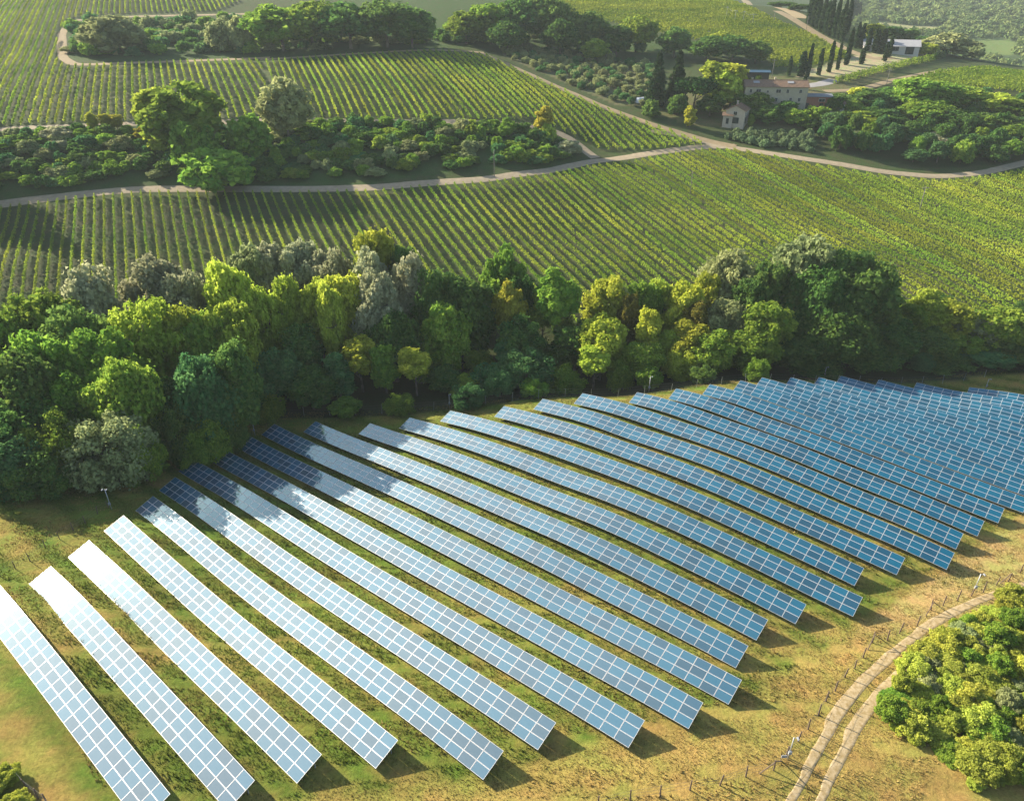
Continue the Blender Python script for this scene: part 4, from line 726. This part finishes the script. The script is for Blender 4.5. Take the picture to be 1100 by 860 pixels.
house('storage_shed', atd(812, 84, 345), math.radians(-8), 10, 5, 2.6, .5, m_win, m_blue, 'low shed with a blue roof behind the farmhouse', 'shed', [], [], over=.6)
house('barn', atd(955, 57, 432), math.radians(-20), 27, 13, 3.8, 2.6, m_wht, m_metal, 'large pale barn with a white roof beyond the cypresses', 'barn', [(2, 2.6, 3.4, 2.2, 'f'), (-4, 2.6, 3.4, 2.2, 'f')], [(9, 4, 3.6, 'f')], over=.6)
house('shelter', atd(897, 117, 312), math.radians(-10), 6, 4, 2.2, .5, m_wht, m_tile, 'small tiled shelter beside the brown outbuilding', 'shelter', [], [(0, 1.2, 1.9, 'f')])
# greenhouse tunnel and white cover
b_ = G(689, 110); root = empty('polytunnel', b_, 'small white rounded polytunnel beside the diagonal track', 'polytunnel', None, math.radians(25)); mb = MB()
A = np.linspace(0, math.pi, 9)
for i in range(5):
    x_ = -2.4 + i * 1.2
    ring = [(x_, 1.7 * math.cos(a), 2.0 * math.sin(a)) for a in A]
    mb.v.append(np.array(ring)); mb.n += 9
    if i: mb.f += [[(i - 1) * 9 + j, i * 9 + j, i * 9 + j + 1, (i - 1) * 9 + j + 1] for j in range(8)]; mb.m += [0] * 8
mb.f += [list(range(9)), list(range(36, 45))[::-1]]; mb.m += [0, 0]; obj('cover', mb.mesh('cover', [m_tarp], True), root)
mb = MB(); mb.box((2.42, 0, .8), (.06, 1.0, 1.7)); obj('door', mb.mesh('door', [m_win]), root)
b_ = G(699, 113); root = empty('parked_car', b_, 'small white parked car beside the polytunnel', 'car', None, .3); mb = MB()
mb.add([(x_, y_, z_) for y_ in (-.8, .8) for x_, z_ in ((-2, .35), (2, .35), (2, .8), (1.1, .92), (.6, 1.4), (-1.2, 1.42), (-1.9, .95))], [tuple(range(7))[::-1], tuple(range(7, 14))] + [(i, (i + 1) % 7, (i + 1) % 7 + 7, i + 7) for i in range(7)]); obj('body', mb.mesh('body', [m_white]), root)
for x_ in (-1.25, 1.25):
    for y_ in (-.8, .8): mb = MB(); mb.tube((x_, y_ - .1, .33), (x_, y_ + .1, .33), .33, k=12); obj('wheel', mb.mesh('wheel', [m_win]), root)
mb = MB(); mb.add([(x_, y_, z_) for y_ in (-.815, .815) for x_, z_ in ((.95, .95), (.55, 1.33), (-1.1, 1.35), (-1.5, .98))], [(0, 1, 2, 3), (7, 6, 5, 4)]); obj('side_window', mb.mesh('side_window', [m_win]), root)
# clipped hedge along the villa road
def hedge(pts, w_, h_, lab, colr, n_per=26):
    P = np.array([G(*q)[:2] for q in pts]); d = np.concatenate([[0], np.cumsum(np.hypot(*np.diff(P, axis=0).T))]); k = int(d[-1] * n_per); s = rng.random(k) * d[-1]; x = np.interp(s, d, P[:, 0]); y = np.interp(s, d, P[:, 1])
    an = rng.random(k) * math.pi; x += np.cos(an) * w_ / 2 * rng.uniform(.8, 1.1, k); y += rng.uniform(-.5, .5, k) * w_; z = hgt(x, y) + np.sin(an) * h_ * rng.uniform(.5, 1.05, k)
    V, Fq = quads(np.stack([x, y, z], 1), np.stack([np.cos(an), -np.ones(k) * .4, np.sin(an)], 1) + rng.normal(size=(k, 3)) * .4, .36 * rng.uniform(.6, 1.2, k)); o0 = np.array([P[0][0], P[0][1], gz(*P[0])])
    o = obj('hedge', mesh('hedge', V - o0, Fq, [LMAT[colr]], attrs={'leaf': np.repeat(rng.random(k), 4)}), None, o0); tag(o, lab, 'hedge')
hedge([(897, 90), (920, 84), (950, 76), (985, 68), (1000, 65)], 2.4, 3.0, 'long clipped green hedge along the farmhouse road', 'mid')
hedge([(1000, 65), (1012, 62), (1025, 58)], 2.2, 3.0, 'short dark hedge end near the ridge trees', 'dark')
# ------------------------------------------------------------------ air
zt = max(GZ[(GY[:, None] < 1700) & (np.abs(GX[None, :]) < 1500)].max() + 12, 80.0); zb = GZ.min() - 1
mb = MB(); mb.box((100, 850, (zt + zb) / 2), (6400, 5200, zt - zb)); hz = obj('haze', mb.mesh('haze', [])); tag(hz, None, None, None, 'stuff')
mh = bpy.data.materials.new('thin_haze'); mh.use_nodes = True; n = mh.node_tree.nodes; n.remove(n['Principled BSDF']); pv = n.new('ShaderNodeVolumePrincipled'); pv.inputs['Color'].default_value = (.80, .92, .95, 1); pv.inputs['Density'].default_value = .00012; pv.inputs['Anisotropy'].default_value = 0
mh.node_tree.links.new(pv.outputs[0], n['Material Output'].inputs['Volume']); hz.data.materials.append(mh)
